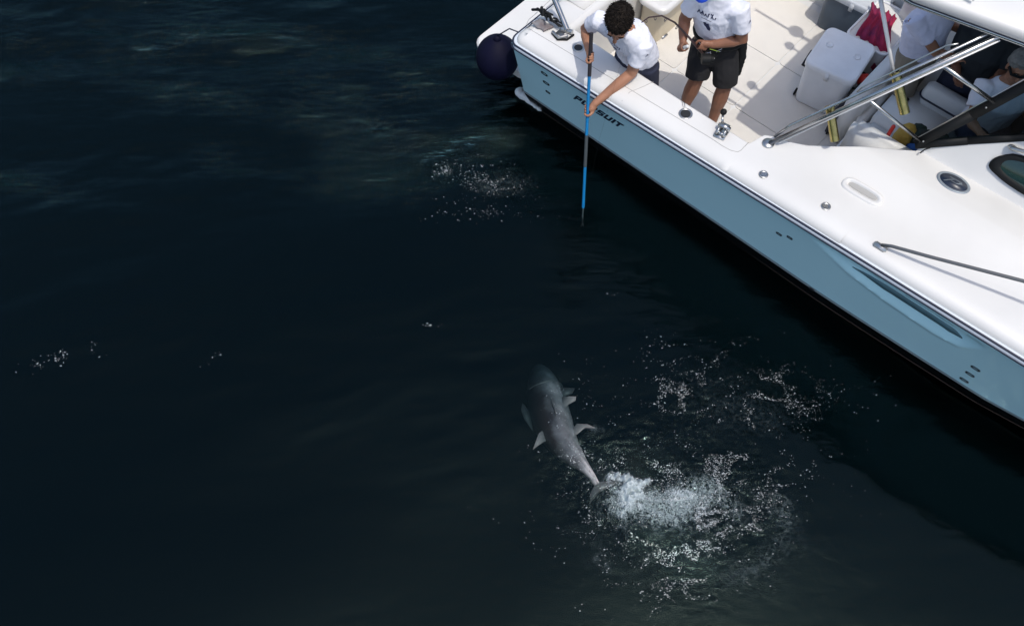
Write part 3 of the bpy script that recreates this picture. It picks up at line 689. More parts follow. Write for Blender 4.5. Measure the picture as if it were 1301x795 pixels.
# pipes of the hardtop frame, starboard and port, with rod holders
p0 = Vector((2.32, .39, 1.25)); p1 = Vector((3.24, 1.0, 2.5)); dp = (p1 - p0)
up = Vector((-.35, .12, .3)).normalized()
def mirror(v): return Vector((v.x, 3.2 - v.y, v.z))
for s in (0, 1):
    f = (lambda v: v) if s == 0 else mirror
    b = NB(); tube(b, [f(p0 + dp * .0 + Vector((0, 0, 0))), f(p0 + dp * .5), f(p1)], .018, 14); boat.part('frame_pipe', b, M['chrome'])
    b = NB(); tube(b, [f(p0 + dp * .03 + up * .03), f(p0 + dp * .12 + up * .058), f(p0 + dp * .5 + up * .052), f(p1 + up * .045)], .011, 12); boat.part('frame_pipe', b, M['chrome'])
    b = NB(); tube(b, [f(p0 + dp * .44 + up * .070), f(p0 + dp * .47 + up * .085), f(p0 + dp * .82 + up * .092), f(p0 + dp * .86 + up * .070)], .006, 8); boat.part('grab_rail', b, M['steel'])
    b = NB(); tube(b, [f(p0 + dp * .04 - up * .026), f(p1 - up * .026)], .006, 8); boat.part('panel_edge', b, M['whitepaint'])
    b = NB(); c0 = f(p0 + Vector((-.01, -.005, -.008))); tube(b, [c0 - Vector((0, 0, .012)), c0 + Vector((0, 0, .012))], [.052, .044], 22); boat.part('pipe_base', b, M['steel'])
def rod_holder(bot, top, r):
    b = NB(); bot, top = Vector(bot), Vector(top); N_ = 20
    ax = (top - bot).normalized(); x = ax.orthogonal().normalized(); y = ax.cross(x)
    rg = lambda c, q: [c + x * math.cos(k * 2 * math.pi / N_) * q + y * math.sin(k * 2 * math.pi / N_) * q for k in range(N_)]
    loft(b, [rg(bot, r), rg(top - ax * .012, r), rg(top - ax * .01, r * 1.22), rg(top, r * 1.22), rg(top, r * .86), rg(top - ax * .12, r * .86)], True, True)
    return boat.part('rod_holder', b, M['goldchrome'], auto=40)
rod_holder((2.71, .59, 1.42), (2.55, .65, 1.62), .033)
rod_holder((3.0, .89, 1.69), (2.79, .94, 1.92), .035)
# cross bars between pipe and windscreen pillar
q0 = Vector((3.18, .99, 1.38)); q1 = Vector((3.565, 1.14, 2.22))
for s in (0, 1):
    f = (lambda v: v) if s == 0 else mirror
    for a, c, r in ((p0 + dp * .47, q0 + (q1 - q0) * .06, .012), (p0 + dp * .78, q0 + (q1 - q0) * .70, .015)):
        b = NB(); tube(b, [f(a), f(c)], r, 12); boat.part('cross_bar', b, M['chrome'])
# windscreen: black frame and tinted side pane, front pane
w_base = [(3.17, .985, 1.39), (3.45, 1.09, 1.575), (3.74, 1.185, 1.765), (4.3, 1.24, 1.86), (4.55, 1.6, 1.93)]
w_top = [(3.19, .99, 1.43), (3.375, 1.065, 1.81), (3.565, 1.14, 2.22), (3.95, 1.20, 2.42), (4.15, 1.6, 2.50)]
def bar(bm, a, c, wdt, th, nrm):
    a, c, nrm = Vector(a), Vector(c), Vector(nrm).normalized(); d = (c - a).normalized(); s_ = d.cross(nrm).normalized(); nrm = s_.cross(d)
    vs = []
    for p in (a, c):
        for i, j in ((-1, -1), (1, -1), (1, 1), (-1, 1)): vs.append(bm.verts.new(p + s_ * i * wdt / 2 + nrm * j * th / 2))
    for k in range(4): bm.faces.new((vs[k], vs[(k + 1) % 4], vs[4 + (k + 1) % 4], vs[4 + k]))
    bm.faces.new(vs[:4][::-1]); bm.faces.new(vs[4:]); return bm
for s in (0, 1):
    f = (lambda v: Vector(v)) if s == 0 else (lambda v: mirror(Vector(v)))
    nn = f((0, -1, .1)) - f((0, 0, 0)) if s == 0 else Vector((0, 1, .1))
    b = NB(); bar(b, f(w_top[0]) + Vector((-.02, 0, -.03)), f(w_top[1]), .070, .03, nn); bar(b, f(w_top[1]), f(w_top[2]), .068, .03, nn); bar(b, f(w_top[2]), f(w_top[3]), .05, .03, nn); bar(b, f(w_top[3]), f(w_top[4]), .05, .03, (1, 0, .3))
    wf = boat.part('windscreen_frame', b, M['black'], bevel=.004)
    b = NB(); bar(b, f(w_base[0]), f(w_base[1]), .055, .03, nn); bar(b, f(w_base[1]), f(w_base[2]), .05, .03, nn); bar(b, f(w_base[2]), f(w_base[3]), .045, .03, nn); bar(b, f(w_base[3]), f(w_base[4]), .045, .03, (1, 0, .3))
    boat.part('windscreen_sill', b, M['black'], bevel=.004)
    for tt in (.04, .62):
        c_ = f(Vector(w_top[0])) .lerp(f(Vector(w_top[2])), tt) + Vector((0, -.018 if s == 0 else .018, .004)); b = NB(); ell(b, c_, .007, u=10, v=6); boat.part('screw', b, M['steel'])
    me = grid_mesh('windscreen_pane', [[f(a), f(c)] for a, c in zip(w_base, w_top)]); boat.part('windscreen_pane', me, M['glass'])
    # bright edge behind the frame
    b = NB(); tube(b, [f(w_top[0]) + Vector((-.03, .012, .02)), f(w_top[2]) + Vector((-.035, .012, .02))], .007, 8); boat.part('pillar_trim', b, M['steel'])
# cabin side window, black rim and dark glass on the slanted trunk side
def trunk_pt(u, t, off=.0):
    a = Vector((u, 1.012, sheer(u) + .212)); c = Vector((u, trunk_v(u) - .02, trunk_z(u) - .035)); p = a.lerp(c, t)
    n = Vector((1, .0, 0)).cross(c - a).normalized(); n = n if n.y < 0 else -n
    return p + n * off
def trunk_oval(uc, tc_, a, bb_, off, n=36):
    out = []
    for k in range(n):
        t = k * 2 * math.pi / n; x = math.copysign(abs(math.cos(t)) ** .62, math.cos(t)) * a; y = math.copysign(abs(math.sin(t)) ** .75, math.sin(t)) * bb_
        out.append(trunk_pt(uc + x, tc_ + y, off))
    return out
b = NB(); loft(b, [trunk_oval(4.22, .50, .56, .37, -.005), trunk_oval(4.22, .50, .56, .37, .014), trunk_oval(4.22, .50, .50, .27, .016), trunk_oval(4.22, .50, .49, .25, .008)], False, False)
cw = boat.part('cabin_window', b, M['black'])
b = NB(); loft(b, [trunk_oval(4.22, .5, .495, .26, .006), trunk_oval(4.22, .5, .48, .24, .009)], False, True); boat.part('pane', b, mat('dark_green_glass', (.01, .03, .028), .06, coat=.6, vary=.3, vscale=3), parent=cw)
b = NB(); tube(b, [trunk_pt(3.72, .92, .035), trunk_pt(3.80, .93, .04), trunk_pt(4.3, .95, .045)], [.016, .012, .012], 10, round_ends=True); ell(b, trunk_pt(3.72, .92, .02), (.035, .02, .02)); boat.part('grab_handle', b, M['steel'])
# black cord at the sill
b = NB(); tube(b, [(3.27, .985, 1.44), (3.245, .965, 1.415), (3.235, .935, 1.395)], .005, 6); boat.part('cord', b, M['black'])
# bow rail
rp = [(3.44, .11, 1.31), (3.50, .12, 1.345), (3.75, .155, 1.43), (4.28, .25, 1.60), (5.2, .42, 1.82), (6.5, .70, 2.0), (7.8, 1.05, 2.1), (8.8, 1.4, 2.15), (9.1, 1.6, 2.16)]
b = NB(); tube(b, rp + [(u, 3.2 - v, z) for u, v, z in rp[::-1][1:]], .0125, 10); boat.part('bow_rail', b, M['dullsteel'])
for s in (0, 1):
    b = NB(); z0 = dz(3.42, .11); 
    yy = .11 if s == 0 else 3.09
    box(b, (3.39, yy - .022, z0 - .004), (3.49, yy + .022, z0 + .022)); boat.part('rail_foot', b, M['steel'], bevel=.008)
    for (u, v, z) in rp[4:8]:
        vv = v if s == 0 else 3.2 - v
        b = NB(); tube(b, [(u, vv, z), (u + .03, vv - (.1 if s == 0 else -.1), sheer(u) + .1)], .011, 8); boat.part('stanchion', b, M['steel'])
# hardtop
rt = [(2.40, 1.00), (2.43, .86), (2.69, .845), (3.38, .995), (4.2, 1.06), (4.5, 1.25)]
outline = rt + [(u, 3.2 - v) for u, v in rt[::-1]]
def sc_out(k, z): 
    c_ = Vector((3.4, 1.6)); return [(c_.x + (u - c_.x) * k, c_.y + (v - c_.y) * k, z) for u, v in outline]
b = NB(); loft(b, [sc_out(.96, 2.53), sc_out(.992, 2.545), sc_out(1, 2.57), sc_out(.995, 2.60), sc_out(.97, 2.62), sc_out(.5, 2.645)]); boat.part('hardtop', b, M['gel'], auto=50)
b = NB(); tube(b, [(u, v + .03 if v < 1.6 else v - .03, 2.515) for u, v in outline] + [(outline[0][0], outline[0][1] + .03, 2.515)], .018, 10); boat.part('hardtop_frame', b, M['chrome'])
b = NB(); tube(b, [(u, v + .015 if v < 1.6 else v - .015, 2.538) for u, v in outline] + [(outline[0][0], outline[0][1] + .015, 2.538)], .010, 8); boat.part('hardtop_trim', b, M['rubber'])
for (u, v, r) in ((2.28, 2.12, .07), (2.34, 1.92, .045), (2.36, 1.27, .045)):  # unseen gear, shape made up to cast round shadows on the sole
    b = NB(); cyl(b, (u, v, 2.72), (0, 0, 1), r, .05, 20); tube(b, [(u, v, 2.70), (u + .15, v, 2.62)], .012, 8); boat.part('shadow_disc', b, M['gel'], auto=40)
for v, r, u0 in ((2.09, .014, 1.85), (1.12, .014, 2.15), (.98, .012, 2.25)):  # unseen poles added to cast bar shadows on the sole
    b = NB(); tube(b, [(u0, v, 2.80), (3.0, v, 2.66)], r, 10); boat.part('shadow_pole', b, M['whitepaint'])
# helm area under the hardtop; console coloured dark, sheet added to deepen the shade
b = NB(); box(b, (3.70, 1.22, .39), (3.86, 2.4, 1.55)); box(b, (3.55, 1.9, .9), (3.72, 2.4, 1.45)); boat.part('helm_console', b, M['canvas'], bevel=.02)
b = NB()
me = grid_mesh('added_dark_sheet', [[(u, 2.44 + .01 * math.sin(u * 40) - (z - 1.3) * .12, z) for z in np.linspace(1.3, 2.5, 8)] for u in np.linspace(2.9, 4.4, 60)])
boat.part('added_dark_sheet', me, M['canvas'])
# white bench back across the cockpit, white side lounge, helm seat
bs = T('bench_seat', 'white bench with a square edged back across the cockpit behind the coolers', 'bench', (2.55, 1.95, .4))
b = NB(); box(b, (2.44, 1.50, .4), (2.60, 2.52, .94)); bs.part('backrest', b, M['vinyl'], bevel=.03)
b = NB(); box(b, (2.59, 1.50, .4), (2.66, 2.52, .80)); bs.part('seat_base', b, M['gel'], bevel=.01)
ls = T('lounge_seat', 'white padded side lounge below the windscreen corner next to the side deck', 'seat', (2.95, 1.15, .4))
b = NB(); box(b, (2.62, 1.02, .4), (3.25, 1.5, .80)); ls.part('seat_base', b, M['vinyl'], bevel=.03)
b = NB(); box(b, (2.66, 1.02, .80), (3.25, 1.18, 1.18)); ls.part('backrest', b, M['vinyl'], bevel=.05)
b = NB(); box(b, (2.70, 1.16, .80), (3.22, 1.5, .89)); ls.part('cushion', b, M['vinyl'], bevel=.035)
hs = T('helm_seat', 'white helm seat with rounded backrest and dark piping under the hardtop', 'seat', (3.15, 1.75, .4))
b = NB(); box(b, (2.70, 1.48, .4), (3.36, 2.00, .93)); hs.part('seat_box', b, M['vinyl'], bevel=.03)
b = NB(); loft(b, [rbox_ring(2.90, 3.32, 1.86, 1.96, .045, .93), rbox_ring(2.88, 3.34, 1.85, 1.98, .055, 1.02), rbox_ring(2.89, 3.33, 1.86, 1.97, .05, 1.10), rbox_ring(2.92, 3.30, 1.88, 1.95, .03, 1.12)]); hs.part('backrest', b, M['vinyl'], auto=60)
b = NB(); rr_ = rbox_ring(2.877, 3.343, 1.847, 1.983, .057, 1.00); tube(b, rr_ + [rr_[0]], .008, 8); hs.part('piping', b, M['rubber'])
b = NB(); box(b, (2.78, 1.78, .93), (2.84, 1.83, .945)); hs.part('latch', b, M['black'], bevel=.004)

# ================================================================= THINGS ON BOARD
def cooler(name, label, u0, v0, yaw_, L, Wd, H, mb, ml, taper=.86, lidh=.07, feet=True):
    t = T(name, label, 'cooler', (u0, v0, .4)); mt = Matrix.Translation((u0, v0, .4)) @ Matrix.Rotation(yaw_, 4, 'Z')
    def rg(k, z, r=.045): return [mt @ Vector(p) for p in rbox_ring(-L / 2 * k, L / 2 * k, -Wd / 2 * k, Wd / 2 * k, r * 1.6 * k, z, 8)]
    b = NB(); loft(b, [rg(taper, .012), rg(taper + .01, .03), rg(lerp(taper, 1, .55), H * .52), rg(lerp(taper, 1, .5), H * .54), rg(.965, H - lidh - .02), rg(.975, H - lidh)]); t.part('tub', b, mb, auto=50)
    b = NB(); loft(b, [rg(1.0, H - lidh + .004), rg(1.012, H - lidh + .015), rg(1.012, H - .018), rg(.99, H - .004), rg(.93, H), rg(.90, H - .004), rg(.5, H - .004)]); lid = t.part('lid', b, ml, auto=60)
    for x in (-.28, .28):
        b = NB(); loft(b, [[mt @ Vector((x * L + q * math.cos(a), .08 * Wd + q * math.sin(a), H + hh)) for a in [k * math.pi / 8 for k in range(16)]] for q, hh in ((.032, -.006), (.032, .003), (.025, .005), (.022, .001))]); t.part('lid_cup', b, mb, parent=lid)
    for sx in (-1, 1):
        b = NB(); tube(b, [mt @ Vector((sx * (L / 2 * .97), -.11, H * .62)), mt @ Vector((sx * (L / 2 + .03), -.10, H * .60)), mt @ Vector((sx * (L / 2 + .035), .10, H * .60)), mt @ Vector((sx * (L / 2 * .97), .11, H * .62))], .011, 8); t.part('handle', b, M['bcooler'] if mb is not M['cooler'] else M['black'])
    for x in (-.0,):
        b = NB(); box(b, (x * L - .02, -Wd / 2 * 1.02 - .004, H - lidh - .035), (x * L + .02, -Wd / 2 * 1.02 + .006, H - .02)); b.transform(mt); t.part('latch', b, ml, bevel=.004)
    if feet:
        for sx in (-1, 1):
            b = NB(); tube(b, [mt @ Vector((sx * L * .46, -Wd * .30, .035)), mt @ Vector((sx * L * .49, -Wd * .30, .035))], .035, 14); t.part('wheel', b, M['black'])
    return t
cooler('cooler', 'white cooler with pale lid and round lid recesses standing in the hardtop shade', 2.13, 1.93, R(8), .46, .52, .50, M['cooler'], M['cooler'])
cooler('cooler', 'slate blue cooler with pale grey lid against the far side of the cockpit', 1.84, 2.82, R(4), .56, .42, .44, M['bcooler'], M['bcoollid'], taper=.92, feet=False)
tw = T('beach_towel', 'dark magenta towel draped in folds behind the white cooler', 'towel', (2.2, 2.62, .4))
rows = []
for i in range(26):
    t_ = i / 25
    row = []
    for j in range(16):
        s_ = j / 15; a = 1.99 + .27 * t_ + .13 * s_; v = 2.66 - .42 * s_ + .015 * math.sin(t_ * 21) * (s_ > .1) ; z = .885 - .0 * s_ - .25 * max(0, s_ - .93) / .07 + .018 * math.sin(t_ * 24 + s_ * 2) + .01 * math.sin(t_ * 47)
        row.append((a + .02 * math.sin(s_ * 5 + t_ * 3), v, z))
    rows.append(row)
me = grid_mesh('cloth', rows); b = NB(); b.from_mesh(me); bmesh.ops.solidify(b, geom=b.faces[:], thickness=.008); tw.part('cloth', b, M['magenta'])
hp = T('storage_bin', 'grey storage bin holding the magenta towel behind the white cooler', 'bin', (2.2, 2.6, .4))
b = NB(); loft(b, [rbox_ring(2.06, 2.38, 2.26, 2.76, .05, .4), rbox_ring(2.02, 2.41, 2.22, 2.80, .06, .84)], True, True); hp.part('tub', b, M['vinyl'], auto=50)
b = NB(); rr_ = rbox_ring(2.015, 2.415, 2.215, 2.805, .06, .845); tube(b, rr_ + [rr_[0]], .012, 8); hp.part('rim', b, M['cooler'])
bl = T('buoy_float', 'small round red float beside the white cooler in the shade', 'float', (2.38, 1.98, .62))
b = NB(); ell(b, (2.40, 1.98, .72), .062); bl.part('ball', b, M['red']); b = NB(); tube(b, [(2.40, 1.98, .76), (2.40, 1.98, .80)], .012, 8); bl.part('eyelet', b, M['red'])
bk = T('tackle_bag', 'black bag wedged between white cooler and white bench', 'bag', (2.38, 1.75, .4))
b = NB(); box(b, (2.385, 1.52, .4), (2.435, 2.05, .74)); bk.part('body', b, M['canvas'], bevel=.02)
b = NB(); tube(b, [(2.41, 1.66, .74), (2.41, 1.70, .79), (2.41, 1.86, .79), (2.41, 1.90, .74)], .009, 8); bk.part('strap', b, M['black'])
yb = T('canvas_bag', 'ochre canvas bag hanging below the upper rod holder', 'bag', (2.98, 1.32, .9))
def soft(parts, voxel=.008, wr=.006, ws=14, sm=3): 
    b = NB()
    for p in parts: p(b)
    return remesh(b, voxel, sm, wr, ws)
yb.part('body', soft([lambda b: ell(b, (3.02, 1.36, 1.02), (.075, .10, .13)), lambda b: ell(b, (3.06, 1.34, .95), (.07, .09, .09))], wr=.012), M['yellow'])
b = NB(); tube(b, [(2.93, 1.22, 1.20), (2.93, 1.20, 1.10), (2.99, 1.17, 1.04), (3.06, 1.18, 1.02)], .016, 8, round_ends=True); yb.part('strap', b, M['red'])
jk = T('jacket', 'dark green and black jacket bundled on the helm seat', 'jacket', (3.18, 1.44, .98))
jk.part('body', soft([lambda b: ell(b, (3.17, 1.40, 1.05), (.13, .09, .08)), lambda b: ell(b, (3.24, 1.46, 1.07), (.10, .08, .08)), lambda b: ell(b, (3.08, 1.46, 1.02), (.07, .08, .07))], wr=.025, ws=12), M['green'])
bt = T('cloth_pouch', 'blue cloth pouch beside the ochre bag', 'pouch', (3.12, 1.28, .95))
bt.part('body', soft([lambda b: ell(b, (3.14, 1.29, 1.03), (.06, .045, .05))], wr=.01), M['blue'])
tl = T('tool_tray', 'small orange and black tool case under the hardtop edge', 'tool case', (2.3, 2.75, 1.1))
b = NB(); box(b, (2.29, 2.86, 1.22), (2.43, 2.90, 1.27)); tl.part('case', b, M['black'], bevel=.008); b = NB(); box(b, (2.33, 2.855, 1.235), (2.37, 2.905, 1.275)); tl.part('band', b, mat('orange_plastic', (.5, .07, .02), .5), bevel=.003)
rp_ = T('safety_pole', 'thin white pole standing in the upper rod holder', 'pole', (2.77, 1.01, 1.78))
b = NB(); tube(b, [(2.80, .94, 1.88), (2.45, .97, 2.38)], [.012, .015], 10); rp_.part('shaft', b, M['whitepaint'])
b = NB(); tube(b, [(2.455, .97, 2.37), (2.435, .973, 2.395)], .018, 10); rp_.part('cap', b, M['whitepaint'])

# fender hanging at the stern quarter
fd = T('fender', 'round navy blue ball fender between swim platform and hull corner', 'fender', (-.25, .13, .2))
fc = Vector((-.25, .085, .62)); b = NB()
vs = bmesh.ops.create_uvsphere(b, u_segments=32, v_segments=20, radius=1)['verts']
for v in vs:
    k = 1 + .25 * max(0, v.co.z - .75) ; v.co = Vector((v.co.x * .198, v.co.y * .198, v.co.z * .215 * k)) + fc
fd.part('ball', b, M['navy'])
b = NB(); tube(b, [fc + Vector((0, 0, .20)), fc + Vector((.0, 0, .26))], [.045, .025], 14); fd.part('neck', b, M['navy'])
b = NB(); tube(b, [fc + Vector((0, 0, .26)), fc + Vector((.12, .03, .40)), (.0, .12, 1.05), (.06, .2, 1.145)], .006, 6); fd.part('rope', b, M['rubber'])

# gear on the stern gunwale
gz = 1.137
rt_ = T('gunwale_rod_holder', 'chrome tubular rod holder tilted on its clamp at the stern corner', 'rod holder', (.30, .33, gz))
b = NB(); N_ = 20; bo, to = Vector((.36, .30, gz + .05)), Vector((.10, .42, gz + .16)); ax = (to - bo).normalized(); x_ = ax.orthogonal().normalized(); y_ = ax.cross(x_)
rg = lambda c, q: [c + x_ * math.cos(k * 2 * math.pi / N_) * q + y_ * math.sin(k * 2 * math.pi / N_) * q for k in range(N_)]
loft(b, [rg(bo, .024), rg(to, .024), rg(to, .020), rg(to - ax * .1, .020)]); rt_.part('tube', b, M['chrome'], auto=40)
b = NB(); box(b, (.28, .24, gz), (.38, .34, gz + .012)); tube(b, [(.27, .22, gz + .03), (.35, .20, gz + .03), (.39, .26, gz + .035)], .013, 8, round_ends=True); tube(b, [(.30, .30, gz + .03), (.40, .32, gz + .04)], .02, 10); rt_.part('clamp', b, M['steel'], auto=40)
b = NB(); tube(b, [(.27, .215, gz + .02), (.35, .19, gz + .02), (.41, .24, gz + .02), (.42, .31, gz + .03)], .010, 8, round_ends=True); rt_.part('clamp_jaw', b, M['black'])
ge = T('fishing_gear', 'tangle of black gear on a grey pouch at the stern corner of the gunwale', 'fishing gear', (.12, .27, gz))
rows = [[(.055 + .013 * i + .004 * j, .185 + .010 * j + .006 * math.sin(i * .9), gz + .006 + .020 * abs(noise.noise(Vector((i * .45, j * .5, 3)))) + .010 * math.sin(min(1, j / 3) * 1.5)) for j in range(10)] for i in range(12)]
b = NB(); b.from_mesh(grid_mesh('pouch', rows)); bmesh.ops.solidify(b, geom=b.faces[:], thickness=.006); ge.part('pouch', b, M['clear'])
b = NB()
for k in range(16):
    a = Vector((.02 + .012 * k + random.gauss(0, .01), .30 + random.gauss(0, .012), gz + .05 + random.random() * .04)); c_ = a + Vector((random.gauss(.05, .03), random.gauss(-.01, .03), random.gauss(0, .012)))
    tube(b, [a, (a + c_) / 2 + Vector((0, 0, .012)), c_], random.uniform(.006, .014), 7, round_ends=True)
tube(b, [(-.03, .30, gz + .03), (.03, .31, gz + .06), (.10, .30, gz + .07)], .012, 8, round_ends=True); tube(b, [(.20, .29, gz + .06), (.29, .30, gz + .05)], .01, 8, round_ends=True)
ge.part('strap_bundle', b, M['black'])

# ================================================================= PEOPLE (world frame)
def basis(d, upv=(0, 0, 1)):
    d = Vector(d).normalized(); s = d.cross(Vector(upv)).normalized(); return d, s, s.cross(d)
def head(bs, bh, c, face, tilt_up, hair_long=False, sc=1.):
    """bs: body bmesh, bh: hair bmesh; face = facing direction, tilt_up = direction of crown"""
    f = Vector(face).normalized(); u_ = Vector(tilt_up); u_ = (u_ - f * u_.dot(f)).normalized(); s = f.cross(u_)
    Mx = Matrix((s, f, u_)).transposed().to_4x4(); Mx.translation = Vector(c)
    P = lambda x, y, z: Mx @ Vector((x * sc, y * sc, z * sc))
    q = Mx.to_quaternion()
    def E(b, x, y, z, r): ell(b, P(x, y, z), tuple(k * sc for k in r), q, 20, 14)
    E(bs, 0, -.012, .025, (.075, .092, .088)); E(bs, 0, .028, -.035, (.058, .062, .075)); E(bs, 0, .060, -.075, (.032, .030, .028))
    tube(bs, [P(0, .088, .012), P(0, .112, -.030)], [.008 * sc, .015 * sc], 8, round_ends=True)                 # nose
    for x in (-.072, .072): E(bs, x, -.004, -.012, (.012, .020, .032))                                            # ears
    E(bs, 0, .080, .030, (.050, .014, .012)); E(bs, -.032, .070, -.02, (.022, .02, .02)); E(bs, .032, .070, -.02, (.022, .02, .02))
    E(bs, 0, .086, -.058, (.024, .012, .009))
    if bh is not None:
        E(bh, 0, -.022, .045, (.084, .095, .086)); E(bh, 0, .030, .088, (.062, .050, .035)); E(bh, 0, -.07, .0, (.070, .045, .070))
    return P, q
def face_bits(t, P, sc=1.):
    for x in (-.030, .030):
        b = NB(); ell(b, P(x, .082, .006), .011 * sc, u=10, v=8); e = t.part('eye', b, M['eye'])
        b = NB(); ell(b, P(x, .0915, .005), .0045 * sc, u=8, v=6); t.part('pupil', b, M['black'], parent=e)
        b = NB(); tube(b, [P(x - .018, .088, .024), P(x, .094, .030), P(x + .018, .088, .025)], .0035 * sc, 6, round_ends=True); t.part('eyebrow', b, M['hair'])
def grip(bs, c, ax, wrist, r, side=1):
    """hand closed round a bar at c with axis ax; wrist position gives the palm side"""
    c, ax, wrist = Vector(c), Vector(ax).normalized(), Vector(wrist)
    o = wrist - c; o = (o - ax * o.dot(ax)).normalized(); s = ax.cross(o) * side
    pc = c + o * (r + .018)
    tube(bs, [wrist, pc + (wrist - pc) * .3, pc - ax * .0], [.026, .028, .026], 12, side=ax, asp=1.25, round_ends=True)
    for k, (ln, rr) in enumerate(((.9, .0085), (1, .009), (.96, .0088), (.82, .0075))):
        off = ax * (.031 - .0205 * k); pts = []
        for j in range(6):
            th = j / 5 * R(215) * ln; rd = r + .010
            pts.append(c + off + (o * math.cos(th) + s * math.sin(th)) * (rd + (.012 if j == 0 else 0)))
        tube(bs, pts, [rr * 1.15, rr * 1.1, rr, rr * .95, rr * .9, rr * .8], 8, round_ends=True)
    pts = [pc + ax * .020 - s * .012 + o * .01, c + ax * .040 - s * (r + .012) + o * .012, c + ax * .046 - s * (r + .006) - o * .008, c + ax * .040 - s * .004 - o * (r + .012)]
    tube(bs, pts, [.013, .0115, .0105, .008], 8, round_ends=True)
def torso_tube(b, pts, rads, side, asps): tube(b, pts, rads, 20, side=side, asp=asps, round_ends=True)
def decal(t, target, origin, d, xaxis, yaxis, polys, m, name='print', par=None):
    """flat print laid on a shirt: every vertex is dropped onto the cloth"""
    bt_ = BVHTree.FromPolygons([v.co for v in target.vertices], [tuple(p.vertices) for p in target.polygons])
    b = NB(); o = Vector(origin) - t.b; d = Vector(d).normalized(); xa = Vector(xaxis); ya = Vector(yaxis)
    for poly in polys:
        vs = []
        for x, y in poly:
            p = o + xa * x + ya * y; h = bt_.ray_cast(p, d, 1.5)
            vs.append(b.verts.new((h[0] if h[0] is not None else p + d * .2) - d * .0035 + t.b))
        try: b.faces.new(vs)
        except Exception: pass
    return t.part(name, b, m, smooth=False)
def strokes(L, wd=.006):
    out = []
    for a, c in L:
        a, c = Vector((*a, 0)), Vector((*c, 0)); n = (c - a).cross(Vector((0, 0, 1))).normalized() * wd / 2; k = max(1, int((c - a).length / .012))
        for i in range(k):
            p, q = a.lerp(c, i / k), a.lerp(c, (i + 1) / k); out.append([(p + n).xy[:], (q + n).xy[:], (q - n).xy[:], (p - n).xy[:]])
    return out

def V3(*a): return Vector(a)
# ---- man leaning over the gunwale with the pole
POLE0, POLE1 = V3(.612, 5.03, 1.60), V3(.634, 4.366, .0); pdir = (POLE1 - POLE0).normalized(); PL = (POLE1 - POLE0).length
t = T('person', 'dark haired man in white shirt leaning over the gunwale holding the blue pole', 'person', (1.07, 5.24, .4), ID)
hips = V3(1.03, 5.19, 1.27); chest = V3(.905, 5.09, 1.55); neckb = V3(.83, 5.05, 1.66); hd = V3(.795, 4.935, 1.82)
shR, shL = V3(.675, 5.19, 1.60), V3(1.015, 4.98, 1.55)
elR, haR = V3(.59, 5.28, 1.42), POLE0 + pdir * .17
elL, haL = V3(.955, 4.955, 1.27), POLE0 + pdir * .62
sd = (shL - shR).normalized()
wR = haR + (elR - haR).normalized() * .075; wL = haL + (elL - haL).normalized() * .075
b = NB(); hb = NB()
tube(b, [neckb - V3(0, 0, .03), hd - V3(0, -.03, .06)], [.055, .05], 12, round_ends=True)
torso_tube(b, [hips, (hips + chest) / 2, chest, neckb], [.11, .11, .115, .07], sd, [1.35, 1.35, 1.5, 1.6])
for sh, el, w_, ha in ((shR, elR, wR, haR), (shL, elL, wL, haL)):
    tube(b, [chest.lerp(sh, .6), sh, sh.lerp(el, .45), el, el.lerp(w_, .3), w_], [.052, .058, .053, .047, .046, .032], 12, round_ends=True)
grip(b, haR, pdir, wR, .014, 1); grip(b, haL, pdir, wL, .014, -1)
for s in (-1, 1):
    hp_ = hips + sd * .09 * s - V3(0, 0, .06); kn = hips + sd * .12 * s + V3(.02, .04, -.42) ; an = V3(kn.x + .03, kn.y + .06, .49)
    tube(b, [hp_, hp_.lerp(kn, .5), kn, kn.lerp(an, .35), an], [.085, .075, .055, .052, .038], 12, round_ends=True)
P, q = head(b, hb, hd, V3(-.22, -.80, -.62), V3(-.10, -.45, 1), sc=1.2)
t.part('body', remesh(b, .0055, 2), M['skin']); hr = remesh(hb, .006, 1, .009, 45); hx = NB(); hx.from_mesh(hr); hx.normal_update(); src = [(v.co.copy(), v.normal.copy()) for v in hx.verts if random.random() < .22]
for c_, n_ in src:
    d_ = (n_ + Vector((random.gauss(0, .5), random.gauss(0, .5), random.gauss(0, .4)))).normalized(); e_ = c_ + d_ * random.uniform(.008, .016); tube(hx, [c_ - n_ * .003, (c_ + e_) / 2, e_ + Vector((random.gauss(0, .004), random.gauss(0, .004), -.002))], [.0035, .003, .0012], 4)
hr = bpy.data.meshes.new('hair'); hx.to_mesh(hr); hx.free(); t.part('hair', hr, M['hair']); face_bits(t, P, 1.2)
b = NB()
torso_tube(b, [hips + V3(0, 0, -.02), hips.lerp(chest, .4), chest, neckb - V3(0, 0, .035)], [.138, .135, .137, .085], sd, [1.32, 1.35, 1.45, 1.7])
for sh, el in ((shR, elR), (shL, elL)):
    tube(b, [chest.lerp(sh, .5), sh, sh.lerp(el, .62 if sh is shL else .5)], [.085, .078, .070], 14, round_ends=False)
shirt = remesh(b, .008, 3, .009, 11); so_ = t.part('shirt', shirt, M['shirt'])
fwd = V3(-.52, -.80, -.2).normalized(); xa = sd; ya = V3(0, .25, 1).normalized()
decal(t, shirt, chest - fwd * -.4 + sd * -.05 + V3(0, 0, -.02), -fwd, xa, ya, strokes([((-.05, .02), (-.03, -.01)), ((-.03, -.01), (-.01, .025)), ((0, 0), (.012, .03)), ((.012, .03), (.024, 0)), ((.03, 0), (.045, .028)), ((.05, -.005), (.06, .025))], .007) + [[(-.02, -.05), (.0, -.03), (.02, -.045), (.012, -.07), (-.01, -.075)]], M['ink'], 'shirt_print')
